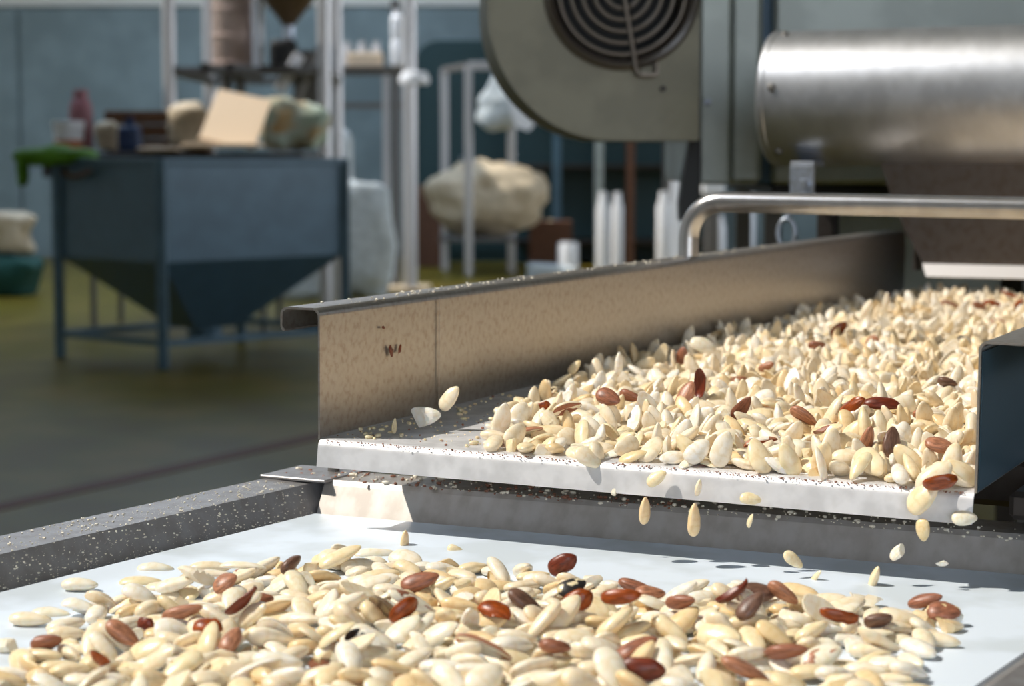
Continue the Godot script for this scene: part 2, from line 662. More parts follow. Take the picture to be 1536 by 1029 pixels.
const HALL := 5.0        # height of the hall
func room() -> void:
	var x0 := -7.0
	var x1 := 8.0
	var z0 := -23.0
	var z1 := 4.0
	struct("floor", boxg(Vector3((x0 + x1) / 2, -0.1, (z0 + z1) / 2), Vector3(x1 - x0, 0.2, z1 - z0)), M.floor_paint, "dull green painted concrete floor of the hall")
	struct("bounce_ground", boxg(Vector3(0, -0.15, 20), Vector3(60, 0.2, 32)), M.yard, "pale paved yard outside the open door")  # unseen outdoor ground, added to bounce sunlight into the hall
	# back wall: panels with recessed joints, pale band above
	var back := Node3D.new()
	back.name = "wall_back"
	add_child(back)
	back.set_meta("kind", "structure")
	back.set_meta("label", "blue grey panelled wall at the far end of the hall")
	struct("wall_core", boxg(Vector3(0.5, 2.5, -23.2), Vector3(15.4, 5, 0.3)), M.wall_paint, "", back)
	var x := -6.98
	var edges := [-6.98, -5.628, -3.2, -1.3, 0.6, 2.5, 4.4, 6.3, 7.98]
	for i in edges.size() - 1:
		var w: float = edges[i + 1] - edges[i]
		struct("panel", boxg(Vector3(edges[i] + w / 2, 1.42, -23.03), Vector3(w - 0.03, 2.84, 0.06), 0.01), M.wall_paint, "", back)
	struct("upper_band", boxg(Vector3(0.5, 3.92, -23.03), Vector3(14.9, 2.12, 0.08), 0.01), M.wall_cream, "", back)
	struct("wall_left", boxg(Vector3(-7.15, 2.5, -9.5), Vector3(0.3, 5, 27.6)), M.wall_cream, "pale windowless side wall of the hall")
	# unseen right wall; the open bays between its piers are added for fill light
	var right := Node3D.new()
	right.name = "wall_right"
	add_child(right)
	right.set_meta("kind", "structure")
	right.set_meta("label", "pale side wall with wide open window bays")
	struct("low_wall", boxg(Vector3(8.15, 0.7, -9.5), Vector3(0.3, 1.4, 27.6)), M.reflection_blue, "", right)
	struct("solid_wall", boxg(Vector3(8.15, 2.9, -1.6), Vector3(0.3, 3.0, 11.8)), M.wall_cream, "", right)
	struct("lintel", boxg(Vector3(8.15, 4.7, -9.5), Vector3(0.3, 0.6, 27.6)), M.wall_cream, "", right)
	for i in 3:
		struct("pier", boxg(Vector3(8.15, 2.9, -23.0 + i * 5.2), Vector3(0.3, 3.0, 0.5)), M.wall_cream, "", right)
	# front wall behind the camera; its open doorway is added for fill light
	var front := Node3D.new()
	front.name = "wall_front"
	add_child(front)
	front.set_meta("kind", "structure")
	front.set_meta("label", "pale wall with the wide open goods doorway")
	struct("wall_section", boxg(Vector3(-3.9, 2.5, 4.15), Vector3(6.2, 5, 0.3)), M.wall_cream, "", front)
	struct("wall_section", boxg(Vector3(5.4, 2.5, 4.15), Vector3(5.2, 5, 0.3)), M.wall_cream, "", front)
	struct("lintel", boxg(Vector3(1.0, 4.1, 4.15), Vector3(3.6, 1.8, 0.3)), M.wall_cream, "", front)
	# ceiling slab; its three openings are added to aim the sun patches
	var roof := Node3D.new()
	roof.name = "ceiling"
	add_child(roof)
	roof.set_meta("kind", "structure")
	roof.set_meta("label", "grey ceiling slab with open rooflights")
	var zs := [-23.35, -21.6, -18.5, -18.4, -12.55, -2.7, -0.3, 4.3]
	var holes := {1: [-3.6, -0.6], 3: [-5.3, -1.8], 5: [-3.95, -1.85]}
	for i in zs.size() - 1:
		var zc: float = (zs[i] + zs[i + 1]) / 2
		var zl: float = zs[i + 1] - zs[i]
		if holes.has(i):
			var h: Array = holes[i]
			struct("slab", boxg(Vector3((-7.3 + h[0]) / 2, HALL + 0.1, zc), Vector3(h[0] + 7.3, 0.2, zl)), M.ceiling_paint, "", roof)
			struct("slab", boxg(Vector3((8.3 + h[1]) / 2, HALL + 0.1, zc), Vector3(8.3 - h[1], 0.2, zl)), M.ceiling_paint, "", roof)
		else:
			struct("slab", boxg(Vector3(0.5, HALL + 0.1, zc), Vector3(15.6, 0.2, zl)), M.ceiling_paint, "", roof)
	# faded reddish stripe on the floor
	var a := Vector3(-1.745, 0.003271, -6.25)
	var b := Vector3(-0.5902, 0.01799, -8.45)
	a.y = 0.0; b.y = 0.0
	var d := (b - a).normalized()
	var g := Geo.new()
	g.box(Vector3.ZERO, Vector3(a.distance_to(b), 0.004, 0.10), 0.0, Transform3D(Basis(d, Vector3.UP, d.cross(Vector3.UP)), (a + b) / 2 + Vector3(0, 0.002, 0)))
	struct("trim_1", g, M.stripe, "faded reddish stripe painted across the green floor")

# ---------------------------------------------------------------- the white belt and its steel frame
const BELT_AT := Vector3(-0.13092, 0.889, -1.30279)
const BELT_YAW := 0.49158
var belt_t: Transform3D

func strip(g: Geo, prof: Array, a: Vector2, b: Vector2) -> void:    # a profile of (out, up) carried from a to b in the belt's plane
	var d := (b - a).normalized()
	var o := Vector2(d.y, -d.x)
	var n := prof.size()
	for i in n:
		var p: Vector2 = prof[i]
		var q: Vector2 = prof[(i + 1) % n]
		var mid := (p + q) / 2
		var c := Vector2.ZERO
		for k in prof:
			c += k
		c /= n
		var hint2 := mid - c
		var e := (q - p).normalized()
		var nn := Vector2(e.y, -e.x)
		if nn.dot(hint2) < 0:
			nn = -nn
		var pts := []
		for w in [[a, p], [b, p], [b, q], [a, q]]:
			var xz: Vector2 = w[0] + o * w[1].x
			pts.append(Vector3(xz.x, w[1].y, xz.y))
		g.face(pts, Vector3(o.x * nn.x, nn.y, o.y * nn.x))
	for e2 in [[a, -1.0], [b, 1.0]]:
		var cap := []
		for p2 in prof:
			var xz2: Vector2 = e2[0] + o * p2.x
			cap.append(Vector3(xz2.x, p2.y, xz2.y))
		g.face(cap, Vector3(d.x, 0, d.y) * e2[1])

func crumbs(called: String, count: int, T: Transform3D, place: Callable, size: Vector2, m: Material, label: String) -> void:
	var g := Geo.new()
	g.blob(Vector3.ZERO, Vector3(1, 0.6, 0.8), 1.0, 1.0, 0.0, 1.0, 1, Transform3D.IDENTITY, null, 6, 4)
	var mm := MultiMesh.new()
	mm.transform_format = MultiMesh.TRANSFORM_3D
	mm.mesh = g.mesh()
	mm.instance_count = count
	for i in count:
		var p: Vector3 = place.call()
		var s := lerpf(size.x, size.y, pow(rng.randf(), 3.0))
		var B := Basis.from_euler(Vector3(0, rng.randf() * TAU, 0)) * Basis.from_scale(Vector3(s * rng.randf_range(0.6, 1.6), s, s))
		mm.set_instance_transform(i, T * Transform3D(B, p + Vector3(0, s * 0.5, 0)))
	var o := MultiMeshInstance3D.new()
	o.name = numbered(called)
	o.multimesh = mm
	o.material_override = m
	add_child(o)
	tag(o, label, "crumbs")
	o.set_meta("kind", "stuff")

func conveyor() -> void:
	belt_t = Transform3D(Basis(Vector3.UP, -BELT_YAW), BELT_AT)
	var t := thing("belt_conveyor", "white flat belt conveyor in a grey steel frame, catching the almonds", "conveyor")
	t.transform = belt_t
	var A := Vector2(0, 0)
	var Bq := Vector2(0.521, -0.0271)
	var C := Vector2(0.463, 0.95)
	var D := Vector2(-0.0497, 0.95)
	# belt slab, its edges a little inside the frame
	var g := Geo.new()
	g.prism(PackedVector2Array([Vector2(0.004, -0.004), Vector2(0.517, 0.0235), Vector2(0.459, -0.95), Vector2(-0.0457, -0.95)]), -0.003, 0.0, Transform3D(Basis(Vector3.RIGHT, Vector3(0, 0, -1), Vector3.UP), Vector3.ZERO))
	put("belt", g, M.belt, t)
	g = Geo.new()
	g.prism(PackedVector2Array([Vector2(-0.01, 0.01), Vector2(0.53, 0.035), Vector2(0.47, -0.95), Vector2(-0.06, -0.95)]), -0.05, -0.0045, Transform3D(Basis(Vector3.RIGHT, Vector3(0, 0, -1), Vector3.UP), Vector3.ZERO))
	put("belt_bed", g, M.gap, t)
	# side rails: slanted inner face, flat top, straight skirt
	g = Geo.new()
	strip(g, [Vector2(0.0, -0.004), Vector2(0.0085, 0.0172), Vector2(0.043, 0.0184), Vector2(0.047, 0.015), Vector2(0.047, -0.09), Vector2(0.0, -0.09)], D, A + (A - D).normalized() * 0.053)
	put("side_rail", g, M.steel_rail, t)
	g = Geo.new()
	strip(g, [Vector2(0.0, -0.004), Vector2(0.004, 0.004), Vector2(0.010, 0.0065), Vector2(0.046, 0.006), Vector2(0.050, 0.002), Vector2(0.050, -0.09), Vector2(0.0, -0.09)], Bq, C)
	put("side_rail", g, M.steel_rail, t)
	# back rail with its overlapping corner plate
	g = Geo.new()
	strip(g, [Vector2(0.001, -0.004), Vector2(0.0125, 0.0165), Vector2(0.0155, 0.0195), Vector2(0.052, 0.0195), Vector2(0.055, 0.017), Vector2(0.055, -0.09), Vector2(0.001, -0.09)], A + Vector2(0.001, 0), Bq + Vector2(0.05, -0.002))
	put("cross_rail", g, M.steel_cross, t)
	g = boxg(Vector3(-0.021, 0.0195, -0.031), Vector3(0.052, 0.002, 0.050), 0.0005)
	put("corner_plate", g, M.steel_rail, t)
	g = Geo.new()
	g.lathe([Vector2(0, 0.0245), Vector2(0.0035, 0.0245), Vector2(0.0045, 0.0235), Vector2(0.0045, 0.0205)], Transform3D(Basis.IDENTITY, Vector3(-0.012, 0, -0.043)), 6)
	put("bolt", g, M.steel_dull, t)
	for s in [Vector3(-0.03, 0, -0.02), Vector3(0.53, 0, -0.05), Vector3(-0.07, 0, 0.85), Vector3(0.49, 0, 0.85)]:
		var p: Vector3 = s
		put("leg", boxg(Vector3(p.x, -0.49, p.z), Vector3(0.045, 0.798, 0.045), 0.003), M.steel_dull, t)
	crumbs("almond_dust", 2400, belt_t, func() -> Vector3:
		var z := rng.randf_range(0.0, 0.42)
		var f := rng.randf()
		var o := 0.009 + 0.033 * f if rng.randf() < 0.4 else 0.0083 * pow(f, 1.5)
		var y := lerpf(0.0172, 0.0184, (o - 0.0085) / 0.0345) if o > 0.0085 else lerpf(-0.004, 0.0172, o / 0.0085)
		return Vector3(-0.0522 * z - o, y, z), Vector2(0.00015, 0.0010), M.crumb, "pale almond dust speckled along the sloped steel side rail")
	crumbs("almond_crumbs", 260, belt_t, func() -> Vector3:
		return Vector3(rng.randf_range(-0.045, 0.50), 0.0196, rng.randf_range(-0.052, -0.012)), Vector2(0.0005, 0.0022), M.crumb, "pale almond crumbs lying on the cross rail under the tray lip")
	crumbs("skin_crumbs", 220, belt_t, func() -> Vector3:
		return Vector3(rng.randf_range(-0.04, 0.25), 0.0196, rng.randf_range(-0.052, -0.012)), Vector2(0.0005, 0.0018), M.crumb_red, "reddish skin crumbs lying on the cross rail under the tray lip")

# ---------------------------------------------------------------- the vibrating tray
var tray_t: Transform3D
const TW := 0.4116       # width
const TF := 0.0176       # floor height above the lip's lower edge
const TH := 0.0995       # rim height
const TL := 1.43

func arc(c: Vector2, r: float, a0: float, a1: float, n := 6) -> Array:
	var o := []
	for i in n + 1:
		var a := deg_to_rad(lerpf(a0, a1, float(i) / n))
		o.append(c + Vector2(cos(a), sin(a)) * r)
	return o

func feeder() -> void:
	tray_t = Transform3D(Basis(Vector3(0.9015, -0.0104, 0.43266).normalized(), Vector3(0.00808, 0.99994, 0.0072).normalized(), Vector3(-0.43271, -0.003, 0.90153).normalized()), Vector3(-0.1204, 0.9281, -1.25)).orthonormalized()
	var t := thing("vibrating_feeder_tray", "long stainless steel feeder tray with high sides, pouring almonds over its bent front lip", "tray")
	t.transform = tray_t
	# floor: a sheet that bends down into the lip, extruded across
	var path := PackedVector2Array([Vector2(-TL, TF)])
	for p in arc(Vector2(-0.002, TF - 0.006), 0.006, 90, 4, 7):
		path.append(p)
	path.append(Vector2(0.0058, 0.0))
	var g := Geo.new()
	var turn := Transform3D(Basis(Vector3(0, 0, 1), Vector3.UP, Vector3(-1, 0, 0)), Vector3.ZERO)   # profile x -> z, extrusion z -> -x
	g.sheet(path, 0.0015, -TW, 0.0, turn)
	put("tray_floor", g, M.steel_floor, t)
	# side walls: rounded outward flange with a short return
	for side in [0, 1]:
		var p2 := PackedVector2Array()
		p2.append(Vector2(0.0, TF - 0.001))
		p2.append(Vector2(0.0, TH - 0.005))
		for q in arc(Vector2(-0.005, TH - 0.005), 0.005, 0, 90):
			p2.append(q)
		for q in arc(Vector2(-0.024, TH - 0.005), 0.005, 90, 180):
			p2.append(q)
		p2.append(Vector2(-0.029, TH - 0.0125))
		for q in arc(Vector2(-0.026, TH - 0.0125), 0.003, 180, 270, 4):
			p2.append(q)
		if side == 1:
			for i in p2.size():
				p2[i] = Vector2(TW - p2[i].x, p2[i].y)
		g = Geo.new()
		g.sheet(p2, 0.0014 if side == 1 else -0.0014, -TL, 0.0015)
		put("side_wall", g, M.steel_wall, t)
	# weld seams on the inner face of the wall
	g = boxg(Vector3(0.0016, 0.058, -0.157), Vector3(0.0004, 0.074, 0.0016), 0.0001)
	put("weld_seam", g, M.steel_wall, t)
	g = boxg(Vector3(TW + 0.0018, 0.0555, -0.713), Vector3(0.0005, 0.076, 1.425), 0.0001)  # thin plate added to give the wall's outer face its dark blue tone
	put("blue_plate", g, M.blue_plate, t)
	# frame under the tray
	g = boxg(Vector3(TW / 2 + 0.03, 0.0, -0.78), Vector3(TW + 0.05, 0.030, 1.28), 0.004)
	put("under_frame", g, M.steel_dark, t)
	g = boxg(Vector3(TW + 0.035, 0.004, -0.74), Vector3(0.05, 0.016, 1.40), 0.003)
	put("frame_rail", g, M.steel_dark, t)
	for z in [-0.55, -1.25]:
		for x in [0.06, TW - 0.06]:
			put("leg", boxg(Vector3(x, -0.474, z), Vector3(0.05, 0.905, 0.05), 0.004), M.steel_dull, t)
	# push bar across the tray, standing on the rims
	var h := TH + 0.001
	var pts := PackedVector3Array()
	var zz := -0.68
	pts.append(Vector3(-0.011, h, zz))
	pts.append(Vector3(-0.011, h + 0.018, zz))
	for i in 9:
		var a := PI - PI / 2 * i / 8.0
		pts.append(Vector3(0.022 + 0.033 * cos(a), h + 0.018 + 0.033 * sin(a), zz))
	pts.append(Vector3(TW - 0.022, h + 0.051, zz))
	for i in range(1, 9):
		var a := PI / 2 - PI / 2 * i / 8.0
		pts.append(Vector3(TW - 0.022 + 0.033 * cos(a), h + 0.018 + 0.033 * sin(a), zz))
	pts.append(Vector3(TW + 0.011, h, zz))
	g = Geo.new()
	g.tube(pts, 0.0095, 20)
	put("cross_bar", g, M.steel_pipe, t)
	# crust along the lip's bend, crumbs on the rim
	crumbs("lip_crust", 1100, tray_t, func() -> Vector3:
		var x := rng.randf_range(0.002, TW - 0.004)
		return Vector3(x, TF - 0.0012 + rng.randf_range(-0.0007, 0.0006), 0.0025 + rng.randfn(0.0, 0.0008)), Vector2(0.00015, 0.0007), M.crumb_red, "reddish brown crust of skin dust along the tray lip's bend")
	crumbs("rim_crumbs", 240, tray_t, func() -> Vector3:
		return Vector3(rng.randf_range(-0.026, -0.003), TH, rng.randf_range(-0.95, 0.0)), Vector2(0.0003, 0.0013), M.crumb, "pale almond crumbs dotted along the tray's rolled rim")
	crumbs("tray_crumbs", 150, tray_t, func() -> Vector3:
		var s := 0.008 + 0.25 * pow(rng.randf(), 1.3)
		return Vector3(rng.randf_range(0.004, 0.10), TF, -s), Vector2(0.0006, 0.0026), M.almond_2, "small almond crumbs scattered over the bare tray floor by the shaded wall")
	crumbs("tray_skin_crumbs", 60, tray_t, func() -> Vector3:
		var s := 0.008 + 0.25 * pow(rng.randf(), 1.3)
		return Vector3(rng.randf_range(0.004, 0.10), TF, -s), Vector2(0.0005, 0.0018), M.brown_1, "small reddish skin crumbs scattered over the bare tray floor by the wall")
	var flakes := [[Vector3(0.0000, 0.0646, -0.0870), 0.0042, 20.0, "reddish skin flake stuck high on the tray's inner wall"], [Vector3(0.0000, 0.0814, -0.0770), 0.0018, 70.0, "tiny red skin speck stuck above the larger flake on the tray wall"], [Vector3(0.0000, 0.0649, -0.0989), 0.0030, -40.0, "brown skin flake stuck beside the largest flake on the tray wall"]]
	for f in flakes:
		g = Geo.new()
		var pw: Vector3 = f[0]
		g.blob(Vector3.ZERO, Vector3(0.0004, 1.0 * f[1], 0.6 * f[1]), 0.8, 1.0, 0.6 * f[1], 30.0, 4, Transform3D(Basis(Vector3.RIGHT, deg_to_rad(f[2])), Vector3.ZERO), null, 10, 8)
		var o := solo("skin_flake", g, M.skin_red, f[3], "almond skin")
		o.transform = tray_t * Transform3D(Basis.IDENTITY, Vector3(0.0018, pw.y, pw.z))

# ---------------------------------------------------------------- drum above the tray's end, chute below it
func drum_and_chute() -> void:
	var ax := Vector3(0.9045, 0, 0.4265)
	var a := Vector3(0.3327, 1.196, -2.52)
	var t := thing("steel_drum", "brushed stainless steel drum lying across above the tray's far end", "drum", a)
	t.basis = Basis(ax, Vector3.UP, ax.cross(Vector3.UP))
	var T := Transform3D(Basis(Vector3.UP, Vector3.LEFT, Vector3(0, 0, 1)), Vector3.ZERO)     # lathe axis -> local x
	T.basis = Basis(Vector3(0, 1, 0), Vector3(1, 0, 0), Vector3(0, 0, -1))
	var r := 0.0835
	var g := Geo.new()
	g.lathe([Vector2(r, 0.006), Vector2(r, 0.9)], T, 64)
	put("drum_shell", g, M.steel_drum, t)
	g = Geo.new()
	g.lathe([Vector2(0.0, -0.004), Vector2(r * 0.9, -0.004), Vector2(r * 0.98, -0.003), Vector2(r * 1.012, 0.0), Vector2(r * 1.012, 0.006), Vector2(r, 0.007)], T, 64)
	put("end_cap", g, M.steel_drum, t)
	g = Geo.new()
	g.lathe([Vector2(r, 0.9), Vector2(0, 0.9)], T, 64)
	put("end_plate", g, M.steel_drum, t)
	for an in [8.0, 68.0, 128.0, 188.0, 248.0, 308.0]:
		var q := deg_to_rad(an)
		g = Geo.new()
		g.lathe([Vector2(0, 0.004), Vector2(0.003, 0.0035), Vector2(0.005, 0.0015), Vector2(0.0052, -0.001)], Transform3D(Basis(Vector3(1, 0, 0), Vector3(0, sin(q), cos(q)), Vector3(0, -cos(q), sin(q))), Vector3(0.018, sin(q) * r, cos(q) * r)), 10)
		put("screw", g, M.steel_dull, t)
	# legs of the drum: a zinc clamp and a dark post, down to the floor
	var p := Vector3(0.4042, 1.069, -2.56)
	put("post", boxg(t.transform.affine_inverse() * Vector3(p.x, 0.53, p.z), Vector3(0.022, 1.06, 0.03), 0.002), M.steel_dark, t)
	var q1 := t.transform.affine_inverse() * Vector3(0.3531, 1.113, -2.44)
	g = boxg(Vector3(q1.x, q1.y - 0.022, q1.z), Vector3(0.030, 0.046, 0.006), 0.001)
	g.box(Vector3(q1.x, q1.y + 0.002, q1.z - 0.02), Vector3(0.030, 0.006, 0.045), 0.001)
	var clamp := put("clamp_plate", g, M.zinc, t)
	for dy in [-0.022, -0.040]:
		g = Geo.new()
		g.lathe([Vector2(0, 0.011), Vector2(0.0055, 0.011), Vector2(0.0065, 0.009), Vector2(0.0065, 0.0)], Transform3D(Basis(Vector3.RIGHT, Vector3(0, 0, 1), Vector3.DOWN), q1 + Vector3(0.004, dy, 0.003)), 6)
		put("bolt", g, M.zinc, clamp)
	g = Geo.new()
	var ring := PackedVector3Array()
	for i in 13:
		var an2 := TAU * i / 12.0
		ring.append(q1 + Vector3(-0.016 + 0.011 * cos(an2), -0.082 + 0.018 * sin(an2), 0.01))
	g.tube(ring, 0.003, 8)
	g.tube(PackedVector3Array([q1 + Vector3(-0.012, -0.040, 0.006), q1 + Vector3(-0.016, -0.066, 0.01)]), 0.0035, 8)
	put("ring_clip", g, M.zinc, t)
	# chute
	var c := thing("discharge_chute", "dark steel chute with a folded bright bottom edge, under the drum", "chute", Vector3(0.4453, 1.122, -2.44))
	c.basis = t.basis
	var inv := c.transform.affine_inverse()
	var pl := PackedVector2Array([Vector2(0, 0.001), Vector2(0.6, 0.001), Vector2(0.6, -0.135), Vector2(0.062, -0.135), Vector2(0.034, -0.088), Vector2(0.014, -0.04)])
	g = Geo.new()
	g.prism(pl, -0.002, 0.0)
	put("front_plate", g, M.steel_chute, c)
	g = Geo.new()
	g.prism(PackedVector2Array([Vector2(0.0, 0.0), Vector2(0.0, -0.3), Vector2(0.002, -0.3), Vector2(0.002, 0.0)]), 0.0, 0.0)
	g = boxg(Vector3(0.045, -0.07, -0.13), Vector3(0.002, 0.13, 0.256))
	put("side_plate", g, M.steel_chute, c)
	g = boxg(Vector3(0.30, 0.0035, 0.004), Vector3(0.6, 0.005, 0.016), 0.001)
	put("top_flange", g, M.steel_chute, c)
	g = Geo.new()
	g.face([Vector3(0.056, -0.1265, 0.001), Vector3(0.6, -0.1265, 0.001), Vector3(0.6, -0.141, 0.014), Vector3(0.064, -0.141, 0.014)], Vector3(0, 1, 1))
	g.face([Vector3(0.056, -0.1275, 0.0), Vector3(0.6, -0.1275, 0.0), Vector3(0.6, -0.142, 0.013), Vector3(0.064, -0.142, 0.013)], Vector3(0, -1, -1))
	g.face([Vector3(0.064, -0.141, 0.014), Vector3(0.6, -0.141, 0.014), Vector3(0.6, -0.142, 0.013), Vector3(0.064, -0.142, 0.013)], Vector3(0, -1, 1))
	put("bottom_fold", g, M.steel_post, c)
	g = boxg(Vector3(0.33, -0.05, -0.30), Vector3(0.66, 0.2, 0.01))
	put("back_plate", g, M.steel_dark, c)
	for x in [0.1, 0.55]:
		put("chute_leg", boxg(inv * (c.transform * Vector3(x, 0, -0.33) * Vector3(1, 0, 1) + Vector3(0, 0.56, 0)), Vector3(0.03, 1.12, 0.03), 0.003), M.steel_dark, c)

# ---------------------------------------------------------------- blower and machine casing
func blower_and_casing() -> void:
	var k := 0.0009164                       # metres for one pixel's worth at that distance
	var ctr := Vector3(0.1494, 1.349, -2.75)
	var t := thing("centrifugal_blower", "olive grey snail-shaped fan housing with a round ringed inlet", "blower", ctr)
	t.basis = Basis(Vector3.UP, deg_to_rad(4.0))
	var pl := PackedVector2Array()
	var prof := [[180, 199], [200, 207], [220, 216], [240, 222], [255, 223], [270, 221]]
	for i in range(0, 46):
		var an := lerpf(40, 262, i / 45.0)
		var r: float
		if an <= 180:
			r = lerpf(170, 199, (an - 40) / 140.0)
		else:
			r = 199.0
			for j in prof.size() - 1:
				if an >= prof[j][0] and an <= prof[j + 1][0]:
					r = lerpf(prof[j][1], prof[j + 1][1], (an - prof[j][0]) / float(prof[j + 1][0] - prof[j][0]))
		pl.append(Vector2(cos(deg_to_rad(an)), sin(deg_to_rad(an))) * r * k)
	pl.append(Vector2(-10, -221) * k)
	pl.append(Vector2(117, -221) * k)
	pl.append(Vector2(117, 120) * k)
	# housing with a round hole: an annulus between the outline and the inlet circle
	var g := Geo.new()
	var ri := 108.0 * k
	var n := 120
	var outp := []
	for i in n:
		var d := Vector2(cos(TAU * i / n), sin(TAU * i / n))
		var best := 0.0
		for j in pl.size():
			var hit = Geometry2D.segment_intersects_segment(Vector2.ZERO, d * 2.0, pl[j], pl[(j + 1) % pl.size()])
			if hit != null:
				best = maxf(best, hit.length())
		outp.append(d * best)
	# put the true corners in
	for cr in [Vector2(117, -221) * k, Vector2(117, 120) * k]:
		var idx := int(round(fposmod(atan2(cr.y, cr.x), TAU) / TAU * n)) % n
		outp[idx] = cr
	var dep := 0.20
	for z in [0.0, -dep]:
		var nn := Vector3(0, 0, 1 if z == 0.0 else -1)
		g = Geo.new()
		for i in n:
			var d0 := Vector2(cos(TAU * i / n), sin(TAU * i / n)) * ri
			var d1 := Vector2(cos(TAU * (i + 1) / n), sin(TAU * (i + 1) / n)) * ri
			var a: Vector2 = outp[i]
			var b: Vector2 = outp[(i + 1) % n]
			g.face([Vector3(d0.x, d0.y, z), Vector3(a.x, a.y, z), Vector3(b.x, b.y, z), Vector3(d1.x, d1.y, z)], nn)
		put("housing_plate" if z == 0.0 else "back_plate", g, M.blower_paint, t)
	g = Geo.new()
	for i in n:
		var a: Vector2 = outp[i]
		var b: Vector2 = outp[(i + 1) % n]
		g.face([Vector3(a.x, a.y, 0), Vector3(b.x, b.y, 0), Vector3(b.x, b.y, -dep), Vector3(a.x, a.y, -dep)], Vector3(a.x + b.x, a.y + b.y, 0))
	put("scroll_band", g, M.blower_paint, t)
	var T := Transform3D(Basis(Vector3.RIGHT, Vector3(0, 0, 1), Vector3.DOWN), Vector3.ZERO)
	g = Geo.new()
	g.lathe([Vector2(118 * k, 0.0), Vector2(117 * k, 0.008), Vector2(112 * k, 0.012), Vector2(106 * k, 0.008), Vector2(100 * k, -0.004), Vector2(95 * k, -0.018), Vector2(93 * k, -0.06)], T, 64)
	put("inlet_cone", g, M.ring_steel, t)
	g = Geo.new()
	g.lathe([Vector2(112 * k, -0.10), Vector2(0.0, -0.10)], T, 48)
	put("impeller_plate", g, M.black, t)
	for rr in [94.0, 77.0, 60.0, 43.0, 26.0]:
		var ring := PackedVector3Array()
		for i in 61:
			ring.append(Vector3(cos(TAU * i / 60), sin(TAU * i / 60), 0) * rr * k + Vector3(0, 0, 0.006))
		g = Geo.new()
		g.tube(ring.duplicate(), 3.2 * k, 10, false)
		put("guard_ring", g, M.ring_steel, t)
	for an in [-80.0, 40.0, 160.0]:
		var d := Vector3(cos(deg_to_rad(an)), sin(deg_to_rad(an)), 0)
		put("guard_spoke", between(d * 6 * k + Vector3(0, 0, 0.013), d * 126 * k + Vector3(0, 0, 0.013), 3.6 * k, 10), M.ring_steel, t)
	g = Geo.new()
	g.box(Vector3(37 * k, -124 * k, 0.011), Vector3(26 * k, 5 * k, 0.022), 0.001)
	g.box(Vector3(50 * k, -115 * k, 0.011), Vector3(4 * k, 22 * k, 0.022), 0.001)
	put("guard_clip", g, M.ring_steel, t)
	g = Geo.new()
	g.lathe([Vector2(0, 0.008), Vector2(4 * k, 0.008), Vector2(5 * k, 0.0)], T * Transform3D(Basis.IDENTITY, Vector3(62 * k, 0, 144 * k)), 6)
	put("bolt", g, M.steel_dark, t)
	# casing behind the drum
	var c := thing("machine_casing", "large blue grey sheet steel machine casing behind the drum", "machine", Vector3.ZERO)
	var y0 := 1.085
	var top := 2.3
	var xs := [0.2676, 0.3132, 0.3606]
	put("edge_panel", boxg(Vector3((xs[0] + xs[1]) / 2, (y0 + top) / 2, -3.2), Vector3(xs[1] - xs[0] - 0.001, top - y0, 0.64), 0.004), M.casing_paint, c)
	put("side_panel", boxg(Vector3((xs[1] + xs[2]) / 2, (y0 + top) / 2, -3.215), Vector3(xs[2] - xs[1], top - y0, 0.63), 0.008), M.casing_paint, c)
	var x2 := 0.3818
	put("door_seal", boxg(Vector3((xs[2] + x2) / 2, (y0 + top) / 2, -3.27), Vector3(x2 - xs[2] + 0.01, top - y0, 0.6), 0.002), M.blue_seal, c)
	put("main_panel", boxg(Vector3(x2 + 0.75, (y0 + top) / 2, -3.25), Vector3(1.5, top - y0, 0.62), 0.006), M.casing_paint, c)
	put("bottom_edge", boxg(Vector3(x2 + 0.75, y0 - 0.008, -3.25), Vector3(1.5, 0.014, 0.60), 0.002), M.rubber, c)
	g = Geo.new()
	g.lathe([Vector2(0, 0.006), Vector2(0.005, 0.005), Vector2(0.006, 0.0)], Transform3D(Basis(Vector3.RIGHT, Vector3(0, 0, 1), Vector3.DOWN), Vector3(0.2798, 1.202, -2.876)), 10)
	put("bolt", g, M.zinc, c)
	put("lower_panel", boxg(Vector3(0.7131, y0 - 0.17, -3.5), Vector3(0.3286, 0.30, 0.02), 0.004), M.casing_paint, c)
	for p in [Vector2(0.4032, -3.1), Vector2(1.164, -3.1), Vector2(0.4032, -3.5), Vector2(1.164, -3.5)]:
		put("leg", boxg(Vector3(p.x, y0 / 2, p.y), Vector3(0.026, y0, 0.026), 0.002), M.steel_dull, c)
	# black guard hanging between blower and casing
	g = Geo.new()
	g.prism(PackedVector2Array([Vector2(0.012, 0), Vector2(0.026, 0), Vector2(0.026, -0.09), Vector2(0.018, -0.10), Vector2(0.008, -0.118), Vector2(-0.002, -0.116), Vector2(-0.003, -0.09), Vector2(0.002, -0.05), Vector2(0.008, -0.02)]), -0.05, 0.0)
	solo("rubber_flap", g, M.rubber, "curved black rubber flap hanging below the blower's edge", "flap", Vector3(0.241, 1.15, -2.84))

